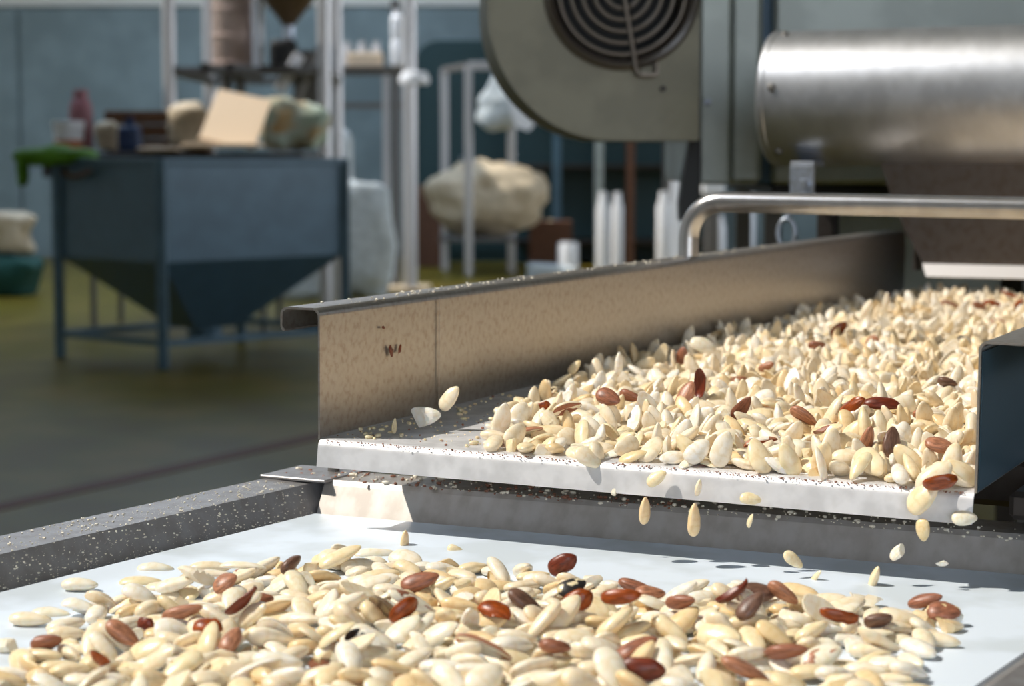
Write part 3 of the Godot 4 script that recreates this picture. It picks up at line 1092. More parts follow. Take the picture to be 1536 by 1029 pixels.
# ---------------------------------------------------------------- the blue grey hopper on legs
func blue_hopper() -> void:
	var F := Vector3(-1.869, 0, -10.67)
	var L := F + Vector3(-0.70, 0, -0.66)
	var R := F + Vector3(0.90, 0, -0.955)
	var B := L + R - F
	var t := thing("square_hopper", "blue grey square steel hopper with a pyramid bottom, standing on four legs", "hopper", Vector3((F.x + B.x) / 2, 0, (F.z + B.z) / 2))
	var o := t.position
	var c := [F - o, R - o, B - o, L - o]
	var yt := 1.115
	var ym := 0.575
	var yb := 0.17
	var g := Geo.new()
	for i in 4:
		var a: Vector3 = c[i]
		var b: Vector3 = c[(i + 1) % 4]
		var m := (a + b) / 2
		var up := Vector3.UP
		g = Geo.new()
		var q := [a * 0.985, b * 0.985]
		g.face([q[0] + up * ym, q[1] + up * ym, q[1] + up * yt, q[0] + up * yt], m)
		g.face([q[0] * 0.985 + up * ym, q[1] * 0.985 + up * ym, q[1] * 0.985 + up * yt, q[0] * 0.985 + up * yt], -m)
		put("side_sheet", g, M.hopper_paint, t)
		g = Geo.new()
		g.face([q[0] + up * ym, q[1] + up * ym, b * 0.24 + up * yb, a * 0.24 + up * yb], m + Vector3(0, -0.5, 0))
		g.face([q[0] * 0.985 + up * (ym + 0.006), q[1] * 0.985 + up * (ym + 0.006), b * 0.22 + up * yb, a * 0.22 + up * yb], -m + Vector3(0, 0.5, 0))
		put("cone_sheet", g, M.hopper_paint, t)
		put("rim_bar", bar(a + up * yt, b + up * yt, 0.035), M.hopper_paint, t)
		put("brace_bar", bar(a + up * 0.14, b + up * 0.14, 0.035), M.hopper_paint, t)
		put("leg", boxg(Vector3(a.x, (yt + 0.01) / 2, a.z), Vector3(0.055, yt + 0.01, 0.055), 0.004, Transform3D.IDENTITY), M.hopper_paint, t)
	g = Geo.new()
	g.tube(PackedVector3Array([Vector3(0, 0.19, 0), Vector3(0, 0.10, 0)]), 0.10, 20)
	put("outlet", g, M.hopper_paint, t)
	# brown handle on its shaded side
	var n := Vector3(-0.66, 0, 0.70).normalized()
	var d: Vector3 = (c[3] - c[0]).normalized()
	var hc: Vector3 = (c[0] + c[3]) / 2 + d * 0.23 + n * 0.03
	var hp := PackedVector3Array()
	for i in 11:
		var u := i / 10.0 * 2 - 1
		hp.append(hc + d * u * 0.13 + Vector3(0, 1.03 + 0.035 * u * u, 0) + n * 0.03 * (1 - u * u * u * u))
	g = Geo.new()
	g.tube(hp, 0.016, 10)
	put("handle", g, M.handle_brown, t)
	# green cloth thrown over the back corner
	g = Geo.new()
	g.blob(Vector3.ZERO, Vector3(0.22, 0.05, 0.13), 0.7, 0.8, 0.05, 0.5, 5)
	g.blob(Vector3(-0.17, -0.08, 0.05), Vector3(0.03, 0.10, 0.06), 0.6, 0.8, 0.03, 0.5, 6)
	solo("green_cloth", g, M.green_cloth, "bright green cloth draped over the hopper's shaded back corner", "cloth", Vector3(-2.56, 1.142, -11.25))

# ---------------------------------------------------------------- the bench behind the hopper
func sack(called: String, at: Vector3, half: Vector3, m: Material, sd: int, label: String, yaw := 0.0, lean := 0.0, e1 := 0.45, e2 := 0.6, amp := 0.06, tied := 0.0, group := "") -> MeshInstance3D:
	var g := Geo.new()
	g.blob(Vector3(0, half.y, 0), half, e1, e2, amp, 0.35, sd, Transform3D.IDENTITY, func(q: Vector3) -> Vector3:
		var k := 1.0 + 0.10 * sin(q.y * 2.6 + sd) - tied * maxf(0.0, q.y) * maxf(0.0, q.y)
		return Vector3(q.x * k + 0.05 * sin(q.y * 4.0 + sd), q.y + 0.10 * q.x * sin(sd * 1.7), q.z * k))
	var o := solo(called, g, m, label, "sack" if called.contains("sack") else "bag", at, group)
	o.rotation = Vector3(0, yaw, lean)
	return o

func bench() -> void:
	var Z := 13.4
	var y := 1.17
	var t := thing("work_bench", "dark low workbench behind the blue grey hopper, heaped with goods", "bench", Vector3(-2.214, 0, -Z))
	put("bench_top", boxg(Vector3(0, y - 0.03, 0), Vector3(1.76, 0.06, 1.1), 0.006), M.steel_dark, t)
	for p in [Vector2(-0.5, -0.45), Vector2(0.6, -0.45), Vector2(-0.5, 0.45), Vector2(0.6, 0.45)]:
		put("leg", boxg(Vector3(p.x, (y - 0.06) / 2, p.y), Vector3(0.035, y - 0.06, 0.035), 0.003), M.steel_dull, t)
	put("apron", boxg(Vector3(0, y - 0.11, 0.5), Vector3(1.6, 0.10, 0.03), 0.003), M.steel_dark, t)
	var z := -13.15
	var b := thing("pink_bottle", "tall dusky pink bottle at the bench's end", "bottle", Vector3(-2.891, y, -13.5))
	var g := Geo.new()
	g.lathe([Vector2(0, 0), Vector2(0.075, 0.0), Vector2(0.08, 0.01), Vector2(0.08, 0.27), Vector2(0.07, 0.33), Vector2(0.05, 0.36)], Transform3D.IDENTITY, 20)
	put("body", g, M.pink_plastic, b)
	g = Geo.new()
	g.lathe([Vector2(0.05, 0.36), Vector2(0.052, 0.40), Vector2(0.045, 0.42), Vector2(0, 0.42)], Transform3D.IDENTITY, 20)
	put("cap", g, M.pink_plastic, b)
	b = thing("small_tub", "small white tub with an orange band in front of the pink bottle", "tub", Vector3(-2.877, y, -13.05))
	g = Geo.new()
	g.lathe([Vector2(0, 0), Vector2(0.085, 0.0), Vector2(0.095, 0.08)], Transform3D.IDENTITY, 20)
	put("band", g, M.orange_plastic, b)
	g = Geo.new()
	g.lathe([Vector2(0.095, 0.08), Vector2(0.10, 0.17), Vector2(0.104, 0.175), Vector2(0.104, 0.20), Vector2(0, 0.205)], Transform3D.IDENTITY, 20)
	put("body", g, M.white_plastic, b)
	b = thing("blue_jug", "dark blue plastic jug on the bench beside a cream bag", "jug", Vector3(-2.472, y, -13.0))
	g = Geo.new()
	g.blob(Vector3(0, 0.085, 0), Vector3(0.075, 0.085, 0.06), 0.35, 0.5, 0.0, 1, 1)
	put("body", g, M.blue_plastic, b)
	g = Geo.new()
	g.lathe([Vector2(0.03, 0.15), Vector2(0.028, 0.20), Vector2(0.032, 0.205), Vector2(0.032, 0.225), Vector2(0, 0.226)], Transform3D.IDENTITY, 16)
	put("neck", g, M.blue_plastic, b)
	sack("cream_bag", Vector3(-2.65, y, -13.2), Vector3(0.075, 0.085, 0.06), M.sack_beige, 11, "small cream bag standing on the bench beside the blue jug")
	b = thing("wooden_crate", "long brown wooden crate lying across the back of the bench", "crate", Vector3(-2.409, y, -13.75))
	for i in 3:
		put("slat", boxg(Vector3(0, 0.05 + i * 0.095, 0.13), Vector3(0.70, 0.085, 0.018), 0.004), M.wood, b)
		put("slat", boxg(Vector3(0, 0.05 + i * 0.095, -0.13), Vector3(0.70, 0.085, 0.018), 0.004), M.wood, b)
	for s in [-1, 1]:
		put("end_board", boxg(Vector3(s * 0.33, 0.145, 0), Vector3(0.02, 0.28, 0.24), 0.004), M.wood, b)
	put("base_board", boxg(Vector3(0, 0.012, 0), Vector3(0.66, 0.02, 0.24), 0.003), M.wood, b)
	sack("grey_sack", Vector3(-2.127, y + 0.02, -13.36), Vector3(0.13, 0.145, 0.12), M.sack_beige, 12, "squat beige sack slumped on the bench left of the folded paper")
	g = Geo.new()
	g.blob(Vector3.ZERO, Vector3(0.14, 0.012, 0.10), 0.5, 0.5, 0.02, 0.5, 3)
	solo("folded_paper_bag", g, M.paper, "flat folded peach paper bag lying at the bench's front edge", "bag", Vector3(-2.269, y + 0.02, -12.93))
	# open folded paper, leaning back
	g = Geo.new()
	g.box(Vector3.ZERO, Vector3(0.36, 0.46, 0.016), 0.003, Transform3D(Basis.from_euler(Vector3(-0.75, 0.15, -0.28)), Vector3(0.03, 0.19, -0.08)))
	g.box(Vector3(-0.02, 0.02, 0.17), Vector3(0.50, 0.03, 0.20), 0.006)
	solo("paper_sheets", g, M.paper, "sunlit peach paper sheets leaning on the bench under the machine", "paper", Vector3(-1.818, y + 0.022, -12.95))
	sack("printed_sack", Vector3(-1.449, y + 0.014, -13.4), Vector3(0.21, 0.165, 0.15), M.sack_green, 14, "grey green woven sack with orange print slumped on the bench's end", 0.2, 0.0, 0.5, 0.5, 0.08)

# ---------------------------------------------------------------- the stainless processing line behind
func line_frame() -> void:
	var P: Material = M.steel_post
	var t := thing("processing_frame", "tall stainless tube frame of the processing line behind the hopper", "frame", Vector3(-1.734, 0, -14.2))
	var o := t.position
	var top := 3.2
	for p in [Vector2(258, 14.2), Vector2(488, 14.2), Vector2(317, 16.0), Vector2(507, 16.0)]:
		var px: float = p.x
		var x: float = (px - 768.0) / 3001.0 * p.y
		put("post", between(Vector3(x - o.x, 0, -p.y - o.z), Vector3(x - o.x, top, -p.y - o.z), 0.046, 20), P, t)
	var ya := 1.746
	put("cross_beam", bar(Vector3(-2.403, ya, -14.2) - o, Vector3(-1.319, ya, -14.2) - o, 0.06), M.steel_dull, t)
	put("cross_beam", bar(Vector3(-2.395, ya, -16.0) - o, Vector3(-1.386, ya, -16.0) - o, 0.06), M.steel_dull, t)
	put("cross_beam", bar(Vector3(-2.403, ya, -14.2) - o, Vector3(-2.395, ya, -16.0) - o, 0.06), M.steel_dull, t)
	put("cross_beam", bar(Vector3(-1.319, ya, -14.2) - o, Vector3(-1.386, ya, -16.0) - o, 0.06), M.steel_dull, t)
	# vessel on the frame
	var v := thing("ribbed_vessel", "upright ribbed steel vessel standing on the tube frame", "vessel", Vector3(-2.071, 1.801, -15.0))
	var g := Geo.new()
	g.lathe([Vector2(0.0, 0.0), Vector2(0.155, 0.0), Vector2(0.16, 0.01), Vector2(0.16, 1.2)], Transform3D.IDENTITY, 32)
	put("body", g, M.vessel_metal, v)
	for i in 3:
		g = Geo.new()
		g.lathe([Vector2(0.16, i * 0.2 + 0.02), Vector2(0.168, i * 0.2 + 0.025), Vector2(0.168, i * 0.2 + 0.04), Vector2(0.16, i * 0.2 + 0.045)], Transform3D.IDENTITY, 32)
		put("rib", g, M.vessel_metal, v)
	for dx in [-0.09, 0.09]:
		put("support_bracket", boxg(Vector3(dx, -0.03, 0), Vector3(0.05, 0.06, 1.7), 0.004), M.steel_dark, v)
	for dx in [-0.06, 0.05]:
		put("outlet_pipe", between(Vector3(dx, 0, 0), Vector3(dx, -0.20, 0), 0.035), M.steel_dull, v)
	solo("white_pipe", between(Vector3(0, 0.02, 0), Vector3(0, 1.3, 0), 0.045, 16), M.white_plastic, "bright white upright pipe beside the ribbed vessel", "pipe", Vector3(-1.872, 1.762, -14.9))
	# cone hopper with motor and chute
	v = thing("cone_hopper", "brown conical feed hopper over a dark motor block", "hopper", Vector3(-1.635, 2.092, -14.8))
	g = Geo.new()
	g.lathe([Vector2(0.035, 0.0), Vector2(0.21, 0.22), Vector2(0.44, 0.55), Vector2(0.44, 0.75)], Transform3D.IDENTITY, 32)
	put("cone", g, M.brown_cone, v)
	put("neck", between(Vector3(0, -0.10, 0), Vector3(0, 0.02, 0), 0.04), M.zinc, v)
	g = Geo.new()
	g.blob(Vector3(-0.04, -0.20, 0), Vector3(0.10, 0.11, 0.12), 0.4, 0.5, 0.0, 1, 1)
	put("motor", g, M.black, v)
	put("motor_mount", boxg(Vector3(-0.02, -0.325, 0), Vector3(0.24, 0.03, 1.3), 0.004), M.steel_dark, v)
	g = Geo.new()
	g.box(Vector3.ZERO, Vector3(0.075, 0.30, 0.10), 0.006, Transform3D(Basis(Vector3(0, 0, 1), -0.55), Vector3(0.02, -0.34, 0.16)))
	put("slide_chute", g, M.white_plastic, v)
	g = Geo.new()
	g.box(Vector3.ZERO, Vector3(0.03, 0.55, 0.30), 0.004, Transform3D(Basis(Vector3(0, 0, 1), -0.42), Vector3(0.16, -0.30, 0.0)))
	put("slant_plate", g, M.steel_dull, v)
	put("cover_plate", boxg(Vector3(0.12, -0.36, -0.35), Vector3(0.26, 0.42, 0.02), 0.004), M.steel_dull, v)
	# second frame with doubled columns
	t = thing("post_frame", "pair of pale steel columns with shelf arms standing behind the tall white sack", "frame", Vector3(-0.9195, 0, -17.2))
	o = t.position
	put("column", between(Vector3(-0.8631 - o.x, 0, 0.2), Vector3(-0.8631 - o.x, 3.3, 0.2), 0.056, 20), P, t)
	put("column", boxg(Vector3(-1.005 - o.x, 1.25, -0.2), Vector3(0.075, 2.5, 0.075), 0.006), M.steel_dull, t)
	put("foot_plate", boxg(Vector3(0, 0.02, 0), Vector3(0.42, 0.04, 0.62), 0.004), M.sack_beige, t)
	var yb := 1.877
	put("shelf_arm", bar(Vector3(-1.51, yb, -17.4) - o, Vector3(-0.93, yb, -17.4) - o, 0.06), M.steel_dull, t)
	put("shelf_arm", bar(Vector3(-1.51, 1.588, -17.4) - o, Vector3(-0.93, 1.588, -17.4) - o, 0.05), M.steel_dull, t)
	put("shelf_post", boxg(Vector3(-1.504 - o.x, 1.0, -0.2), Vector3(0.075, 2.0, 0.075), 0.005), P, t)
	put("shelf_post", boxg(Vector3(-1.085 - o.x, 0.95, -0.2), Vector3(0.06, 1.9, 0.06), 0.005), P, t)
	put("shelf_board", boxg(Vector3(-1.223 - o.x, yb + 0.035, -0.35), Vector3(0.62, 0.02, 0.45), 0.003), M.steel_dull, t)
	var ys := yb + 0.046
	g = boxg(Vector3(0, 0.06, 0), Vector3(0.30, 0.12, 0.25), 0.01)
	solo("peach_box", g, M.paper, "low peach box on the shelf beside the white cylinder bottles", "box", Vector3(-1.27, ys, -17.5))
	for i in 3:
		g = Geo.new()
		g.lathe([Vector2(0, 0), Vector2(0.04, 0), Vector2(0.042, 0.01), Vector2(0.042, 0.17), Vector2(0.03, 0.20), Vector2(0.03, 0.23), Vector2(0, 0.23)], Transform3D.IDENTITY, 16)
		solo("steel_canister", g, M.steel_post, ["slim steel canister first on the high shelf, beside the tall post", "slim steel canister in the middle of the high shelf, over the peach box", "slim steel canister nearest the white bottle on the high shelf"][i], "canister", Vector3(-1.448 + i * 0.129, ys + (0.0 if i == 0 else 0.0), -17.72))
	var w := thing("white_bottle", "tall white bottle with a narrow waist beside the column", "bottle", Vector3(-0.9805, yb + 0.046, -17.25))
	g = Geo.new()
	g.lathe([Vector2(0, 0), Vector2(0.05, 0), Vector2(0.055, 0.01), Vector2(0.055, 0.20), Vector2(0.045, 0.225), Vector2(0.055, 0.25), Vector2(0.055, 0.40)], Transform3D.IDENTITY, 20)
	put("body", g, M.white_plastic, w)
	g = Geo.new()
	g.lathe([Vector2(0.055, 0.40), Vector2(0.04, 0.43), Vector2(0.03, 0.435), Vector2(0.03, 0.47), Vector2(0, 0.47)], Transform3D.IDENTITY, 20)
	put("cap", g, M.white_plastic, w)
	g = Geo.new()
	g.lathe([Vector2(0, 0.11), Vector2(0.10, 0.10), Vector2(0.13, 0.04), Vector2(0.12, 0.0), Vector2(0, 0.0)], Transform3D.IDENTITY, 20)
	solo("white_dome", g, M.white_plastic, "small white domed cap fixed on the pale column", "cap", Vector3(-0.8139, 1.751, -16.80))

# ---------------------------------------------------------------- far things
func far_things() -> void:
	# sacks
	sack("white_sack", Vector3(-1.283, 0.0, -16.6), Vector3(0.262, 0.47, 0.20), M.sack_white, 21, "tall full white woven sack standing on the floor behind the hopper", 0.1, -0.06, 0.3, 0.5, 0.05)
	sack("slim_sack", Vector3(-1.521, 0, -17.95), Vector3(0.14, 0.70, 0.14), M.sack_white, 22, "slim pale sack standing upright behind the tall white sack", 0.0, 0.02, 0.3, 0.6, 0.04)
	sack("small_white_sack", Vector3(-1.736, 0, -16.2), Vector3(0.24, 0.17, 0.2), M.sack_white, 23, "small white sack slumped on the floor under the hopper's far leg", 0.3)
	sack("peach_sack", Vector3(-4.175, 0.345, -16.6), Vector3(0.20, 0.17, 0.2), M.sack_beige, 24, "peach coloured sack lying on top of the teal sack by the wall", 0.2)
	sack("teal_sack", Vector3(-4.186, 0, -16.6), Vector3(0.24, 0.17, 0.24), M.teal_cloth, 25, "dark teal sack on the floor under the peach sack")
	# rack with a big bag
	var t := thing("tube_rack", "pale tube rack carrying the big slumped beige bag", "rack", Vector3(-0.3351, 0, -19.8))
	var o := t.position
	var yt := 2.026
	for p in [Vector2(667, 20.4), Vector2(703, 19.5), Vector2(767, 20.0)]:
		var h := yt if p.x < 765 else 1.75
		var x: float = (p.x - 768.0) / 3001.0 * p.y
		put("post", boxg(Vector3(x - o.x, h / 2, -p.y - o.z), Vector3(0.075, h, 0.075), 0.006), M.steel_post, t)
	put("top_bar", bar(Vector3(-0.4206, yt, -19.5) - o, Vector3(-0.1035, yt, -19.5) - o, 0.08), M.steel_post, t)
	put("top_bar", bar(Vector3(-0.6837, yt, -20.4) - o, Vector3(-0.4206, yt, -19.5) - o, 0.06), M.steel_dull, t)
	put("shelf_plate", boxg(Vector3(0, 0.34, -0.2), Vector3(0.75, 0.04, 0.8), 0.005), M.steel_dull, t)
	var g := Geo.new()
	g.blob(Vector3(0, 0.36, 0), Vector3(0.60, 0.36, 0.40), 0.85, 0.8, 0.10, 0.3, 31, Transform3D.IDENTITY, func(q: Vector3) -> Vector3:
		return Vector3(q.x * (1.0 + 0.18 * q.y) + 0.03, q.y * (1.0 - 0.1 * q.x * q.x), q.z))
	solo("big_beige_bag", g, M.sack_beige, "big slumped beige bag lying across the tube rack", "bag", Vector3(-0.2668, 0.36, -20.1))
	g = Geo.new()
	g.blob(Vector3(0, -0.32, 0), Vector3(0.26, 0.33, 0.12), 0.9, 0.8, 0.06, 0.4, 32, Transform3D.IDENTITY, func(q: Vector3) -> Vector3:
		var k := 0.75 - 0.45 * q.y
		return Vector3(q.x * k + 0.08 * q.y, q.y, q.z * k))
	solo("hanging_white_bag", g, M.sack_white, "white bag hanging from the rack's top bar below the blower", "bag", Vector3(-0.1035, yt + 0.03, -19.5))
	g = Geo.new()
	g.prism(PackedVector2Array([Vector2(-0.07, 0.0), Vector2(0.04, 0.03), Vector2(0.20, -0.30), Vector2(0.30, -0.60), Vector2(0.24, -0.66), Vector2(0.12, -0.62)]), -0.05, 0.0)
	solo("hanging_white_cloth", g, M.white_plastic, "long white cloth strip hanging beside the hanging bag", "cloth", Vector3(-0.08283, yt + 0.03, -19.3))
	# teal cabinet with a rounded top and dark shelving
	var pl := PackedVector2Array([Vector2(-0.58, 0)])
	pl.append(Vector2(0.58, 0.0))
	for q in arc(Vector2(0.30, 2.15), 0.28, 0, 90, 8):
		pl.append(q)
	for q in arc(Vector2(-0.30, 2.15), 0.28, 90, 180, 8):
		pl.append(q)
	var c := thing("teal_cabinet", "dark teal cabinet with a rounded top behind the tube rack", "cabinet", Vector3(-0.4964, 0, -22.2))
	g = Geo.new()
	g.prism(pl, -0.5, 0.0, Transform3D.IDENTITY, true)
	put("body", g, M.teal_paint, c)
	for sd in [-1, 1]:
		var dr := put("door", boxg(Vector3(sd * 0.27, 1.05, 0.012), Vector3(0.50, 1.9, 0.024), 0.006), M.teal_paint, c)
		put("handle", between(Vector3(sd * 0.06, 1.0, 0.035), Vector3(sd * 0.06, 1.16, 0.035), 0.012), M.zinc, dr)
	c = thing("dark_rack", "wide dark storage rack with pale uprights, seen below the blower", "rack", Vector3(1.12, 0, -21.6))
	o = c.position
	put("back_board", boxg(Vector3(0, 1.2, -0.35), Vector3(2.2, 2.4, 0.03), 0.004), M.teal_paint, c)
	for y in [0.25, 1.05, 1.9]:
		put("shelf", boxg(Vector3(0, y, 0), Vector3(2.2, 0.04, 0.7), 0.004), M.steel_dark, c)
	var pxs := [835.0, 898.0, 945.0, 1000.0, 1060.0]
	for i in 5:
		var x: float = (pxs[i] - 768.0) / 3001.0 * 21.2 - o.x
		put("upright", boxg(Vector3(x, 1.2, 0.36), Vector3(0.085, 2.4, 0.05), 0.005), [M.hopper_paint, M.casing_paint, M.carton, M.steel_dull, M.steel_dull][i], c)
	# cartons
	var cart := [[825.0, 20.6, 0.44, 0.50, 0.0, "brown carton on the floor beside the big beige bag"], [542.0, 20.5, 0.46, 0.85, 0.0, "tall brown carton behind the tall white sack"], [640.0, 21.2, 0.34, 0.85, 0.0, "dark brown carton standing behind the column pair"]]
	for e in cart:
		var x: float = (e[0] - 768.0) / 3001.0 * e[1]
		var b := thing("carton", e[5], "carton", Vector3(x, 0, -e[1]))
		put("body", boxg(Vector3(0, e[3] / 2, 0), Vector3(e[2], e[3], 0.4), 0.006), M.carton, b)
		put("tape", boxg(Vector3(0, e[3] + 0.001, 0), Vector3(0.06, 0.002, 0.4)), M.sack_beige, b)
	# bright white containers standing in the far sunlight
	var lit := [[904.0, 355.0, 18.5, 0.055, 0.42, "white_canister", "white canister standing in the sun under the blower, beside a bluish one"], [926.0, 352.0, 18.7, 0.05, 0.40, "white_canister", "bluish white canister in the sun, paired with the first canister"], [995.0, 350.0, 18.9, 0.062, 0.40, "white_canister", "white canister alone between the dark uprights"], [1122.0, 362.0, 18.6, 0.058, 0.50, "white_canister", "tall white canister under the machine casing, behind the tube bend"], [1080.0, 345.0, 19.4, 0.05, 0.14, "white_canister", "short white canister behind the cross tube's bend"]]
	for e in lit:
		var x: float = (e[0] - 768.0) / 3001.0 * e[2]
		var y: float = 1.12 + (240.0 - e[1]) / 3001.0 * e[2]
		g = Geo.new()
		var r: float = e[3]
		var h: float = e[4] + maxf(y, 0.0)
		g.lathe([Vector2(0, 0), Vector2(r, 0), Vector2(r * 1.05, 0.01), Vector2(r * 1.05, h * 0.82), Vector2(r * 0.7, h * 0.9), Vector2(r * 0.6, h), Vector2(0, h)], Transform3D.IDENTITY, 16)
		solo(e[5], g, M.white_plastic, e[6], "canister", Vector3(x, 0, -e[2]))
	t = thing("white_crate", "white plastic crate on a stand behind the tube bend", "crate", Vector3(1.903, 0, -19.0))
	put("body", boxg(Vector3(0, 0.8811, 0), Vector3(0.20, 0.17, 0.2), 0.012), M.white_plastic, t)
	put("stand", boxg(Vector3(0, (0.8811 - 0.085) / 2, 0), Vector3(0.12, 0.8811 - 0.085, 0.12), 0.006), M.steel_dull, t)
	t = thing("leaning_board", "long white board leaning against the dark storage rack", "board", Vector3(1.684, 0, -20.9))
	g = Geo.new()
	g.box(Vector3(0, 0.68, 0), Vector3(0.13, 1.36, 0.03), 0.006, Transform3D(Basis.from_euler(Vector3(-0.12, 0, -0.05)), Vector3(0, 0.004, 0)))
	put("board", g, M.white_plastic, t)
	# coil of white hose
	g = Geo.new()
	var pts := PackedVector3Array()
	for i in 50:
		var a := TAU * 1.7 * i / 49.0
		pts.append(Vector3(0.20 * cos(a), 0.06 + 0.03 * i / 49.0 + 0.05 * (1 + sin(a * 0.5)), 0.16 * sin(a)))
	g.tube(pts, 0.035, 12)
	solo("hose_coil", g, M.sack_white, "coil of thick white hose on the floor beside the brown carton", "hose", Vector3(0.3663, -0.04, -18.6))
	g = Geo.new()
	g.lathe([Vector2(0, 0), Vector2(0.09, 0), Vector2(0.10, 0.01), Vector2(0.10, 0.30), Vector2(0.09, 0.32), Vector2(0, 0.32)], Transform3D.IDENTITY, 20)
	solo("white_bucket", g, M.white_plastic, "short white bucket standing beside the hose coil", "bucket", Vector3(0.5472, 0, -19.5))

# ---------------------------------------------------------------- almonds
func make_shapes() -> void:
	for k in ["whole", "half", "ridged", "piece", "shell"]:
		var l := []
		for i in (8 if k == "piece" else 5):
			l.append(almond_geo(100 + i * 17 + k.length() * 3, [1.0, 0.92, 1.12, 0.85, 1.04, 1.0, 0.9, 1.1][i], k).mesh())
		shapes[k] = l

func dir_at(world_deg: float, yaw: float) -> Vector2:
	var a := deg_to_rad(world_deg) - yaw
	return Vector2(cos(a), sin(a))

func almonds() -> void:
	# ---- on the belt
	var bed := Bed.new(-0.05, -0.02, 0.56, 0.72)
	var heap := PackedVector2Array([Vector2(0.1089, 0.4151), Vector2(0.0945, 0.3722), Vector2(0.0657, 0.3147), Vector2(0.0723, 0.2754), Vector2(0.0825, 0.2320), Vector2(0.0902, 0.1811), Vector2(0.1110, 0.1171), Vector2(0.1849, 0.1219), Vector2(0.2508, 0.1118), Vector2(0.3112, 0.1308), Vector2(0.3529, 0.0931), Vector2(0.4085, 0.0936), Vector2(0.4654, 0.1210), Vector2(0.4709, 0.1857), Vector2(0.4798, 0.2368), Vector2(0.4919, 0.2674), Vector2(0.475, 0.40), Vector2(0.44, 0.66), Vector2(-0.01, 0.66), Vector2(0.01, 0.43)])
	for i in 9000:
		var p := Vector2(rng.randf_range(-0.02, 0.50), rng.randf_range(0.02, 0.60))
		if not Geometry2D.is_point_in_polygon(p, heap):
			continue
		var edge := 1.0
		for k in heap.size():
			edge = minf(edge, p.distance_to(Geometry2D.get_closest_point_to_segment(p, heap[k], heap[(k + 1) % heap.size()])))
		var goal := lerpf(0.0008, 0.0065, clampf(edge / 0.10, 0.0, 1.0))
		if p.x < 0.17:
			goal *= 0.62
		var d := dir_at(rng.randfn(0.0, 55.0), BELT_YAW)
		var R := bed.tilt(p.x, p.y, d)
		R = R * Basis.from_euler(Vector3(rng.randfn(0.0, 0.16), 0, rng.randfn(0.0, 0.12)))
		if rng.randf() < 0.5:
			R = R * Basis(Vector3.RIGHT, PI) if rng.randf() < 0.4 else R
		lay(bed, belt_t, "belt", pick_kind(), p.x, p.y, R, rand_size(), {"most": goal * rng.randf_range(0.3, 1.2)})
	# loose ones near the side rail, each where it lies
	var loose := [[Vector2(0.0245, 0.2611), "whole", 8, 1.0], [Vector2(0.0247, 0.1968), "half", 5, 1.05], [Vector2(0.0413, 0.2301), "half", 0, 1.2], [Vector2(0.0635, 0.2363), "half", 12, 1.2], [Vector2(0.0589, 0.1915), "whole", -4, 1.15], [Vector2(0.0605, 0.2178), "piece", 30, 0.9], [Vector2(0.0826, 0.2221), "half", 2, 1.4], [Vector2(0.0811, 0.2521), "whole", 3, 1.05], [Vector2(0.0933, 0.2474), "piece", 10, 1.2], [Vector2(0.0566, 0.3366), "whole", 10, 1.1], [Vector2(0.0490, 0.3131), "half", 4, 1.0], [Vector2(0.0640, 0.3086), "half", 6, 0.85], [Vector2(0.0761, 0.3056), "half", -10, 0.8], [Vector2(0.0744, 0.2888), "half", -30, 0.9], [Vector2(0.0865, 0.2877), "half", 0, 0.9], [Vector2(0.0841, 0.3808), "piece", 0, 0.9], [Vector2(0.1016, 0.2743), "piece", 60, 0.8], [Vector2(0.0885, 0.2008), "half", 10, 1.3], [Vector2(0.1222, 0.1555), "whole", -20, 1.3], [Vector2(0.1131, 0.1022), "half", -8, 1.3]]
	for e in loose:
		var R := bed.tilt(e[0].x, e[0].y, dir_at(e[2], BELT_YAW))
		lay(bed, belt_t, "loose", e[1], e[0].x, e[0].y, R, Vector3(e[3], 1.0, 0.95))
	# ---- on the tray
	var tb := Bed.new(0.0, -1.43, TW, 0.02)
	var floor_t := tray_t * Transform3D(Basis.IDENTITY, Vector3(0, TF, 0))
	for i in 26000:
		var x := rng.randf_range(0.006, TW - 0.006)
		var s := 0.004 + 1.39 * pow(rng.randf(), 1.2)
		var lim := 0.088 - 0.2 * maxf(s - 0.03, 0.0)
		if s < 0.10:
			lim += (0.10 - s) * 0.25
		lim = maxf(lim, 0.0)
		if s > 0.9:
			lim = 0.03 * (s - 0.9)
		var goal := lerpf(0.0, 0.0045, clampf((x - lim) / 0.14, 0.0, 1.0)) + lerpf(0.0, 0.0055, clampf((x - 0.16) / 0.2, 0.0, 1.0))
		if x < lim:
			continue
		goal = maxf(goal, 0.0012)
		goal *= clampf(0.30 + s * 6.0, 0.0, 1.0) * lerpf(1.0, 0.7, clampf(s - 0.4, 0.0, 1.0))
		if tb.at(x, -s) > goal + 0.012:
			continue
		var a := rng.randf() * TAU
		var R := tb.tilt(x, -s, Vector2(cos(a), sin(a)))
		var up := rng.randf()
		if up < 0.22:
			R = Basis.from_euler(Vector3(0, rng.randf() * TAU, 0)) * Basis(Vector3(0, 0, 1), rng.randf_range(0.5, 1.35)) * Basis(Vector3.RIGHT, rng.randf() * TAU)
		else:
			R = R * Basis.from_euler(Vector3(rng.randfn(0.0, 0.4), 0, rng.randfn(0.0, 0.22)))
		lay(tb, floor_t, "tray", pick_kind(), x, -s, R, rand_size(), {"most": goal * rng.randf_range(0.4, 1.15)})
	brown_ones(bed, tb, floor_t)
	# ---- who is seen from above
	for b in [bed, tb]:
		for k in b.own:
			if k >= 0:
				laid[k].seen += 1
	var eye := Vector3(0, 1.12, 0)
	var view := Transform3D(Basis(Vector3.RIGHT, deg_to_rad(-5.226)), eye).affine_inverse()
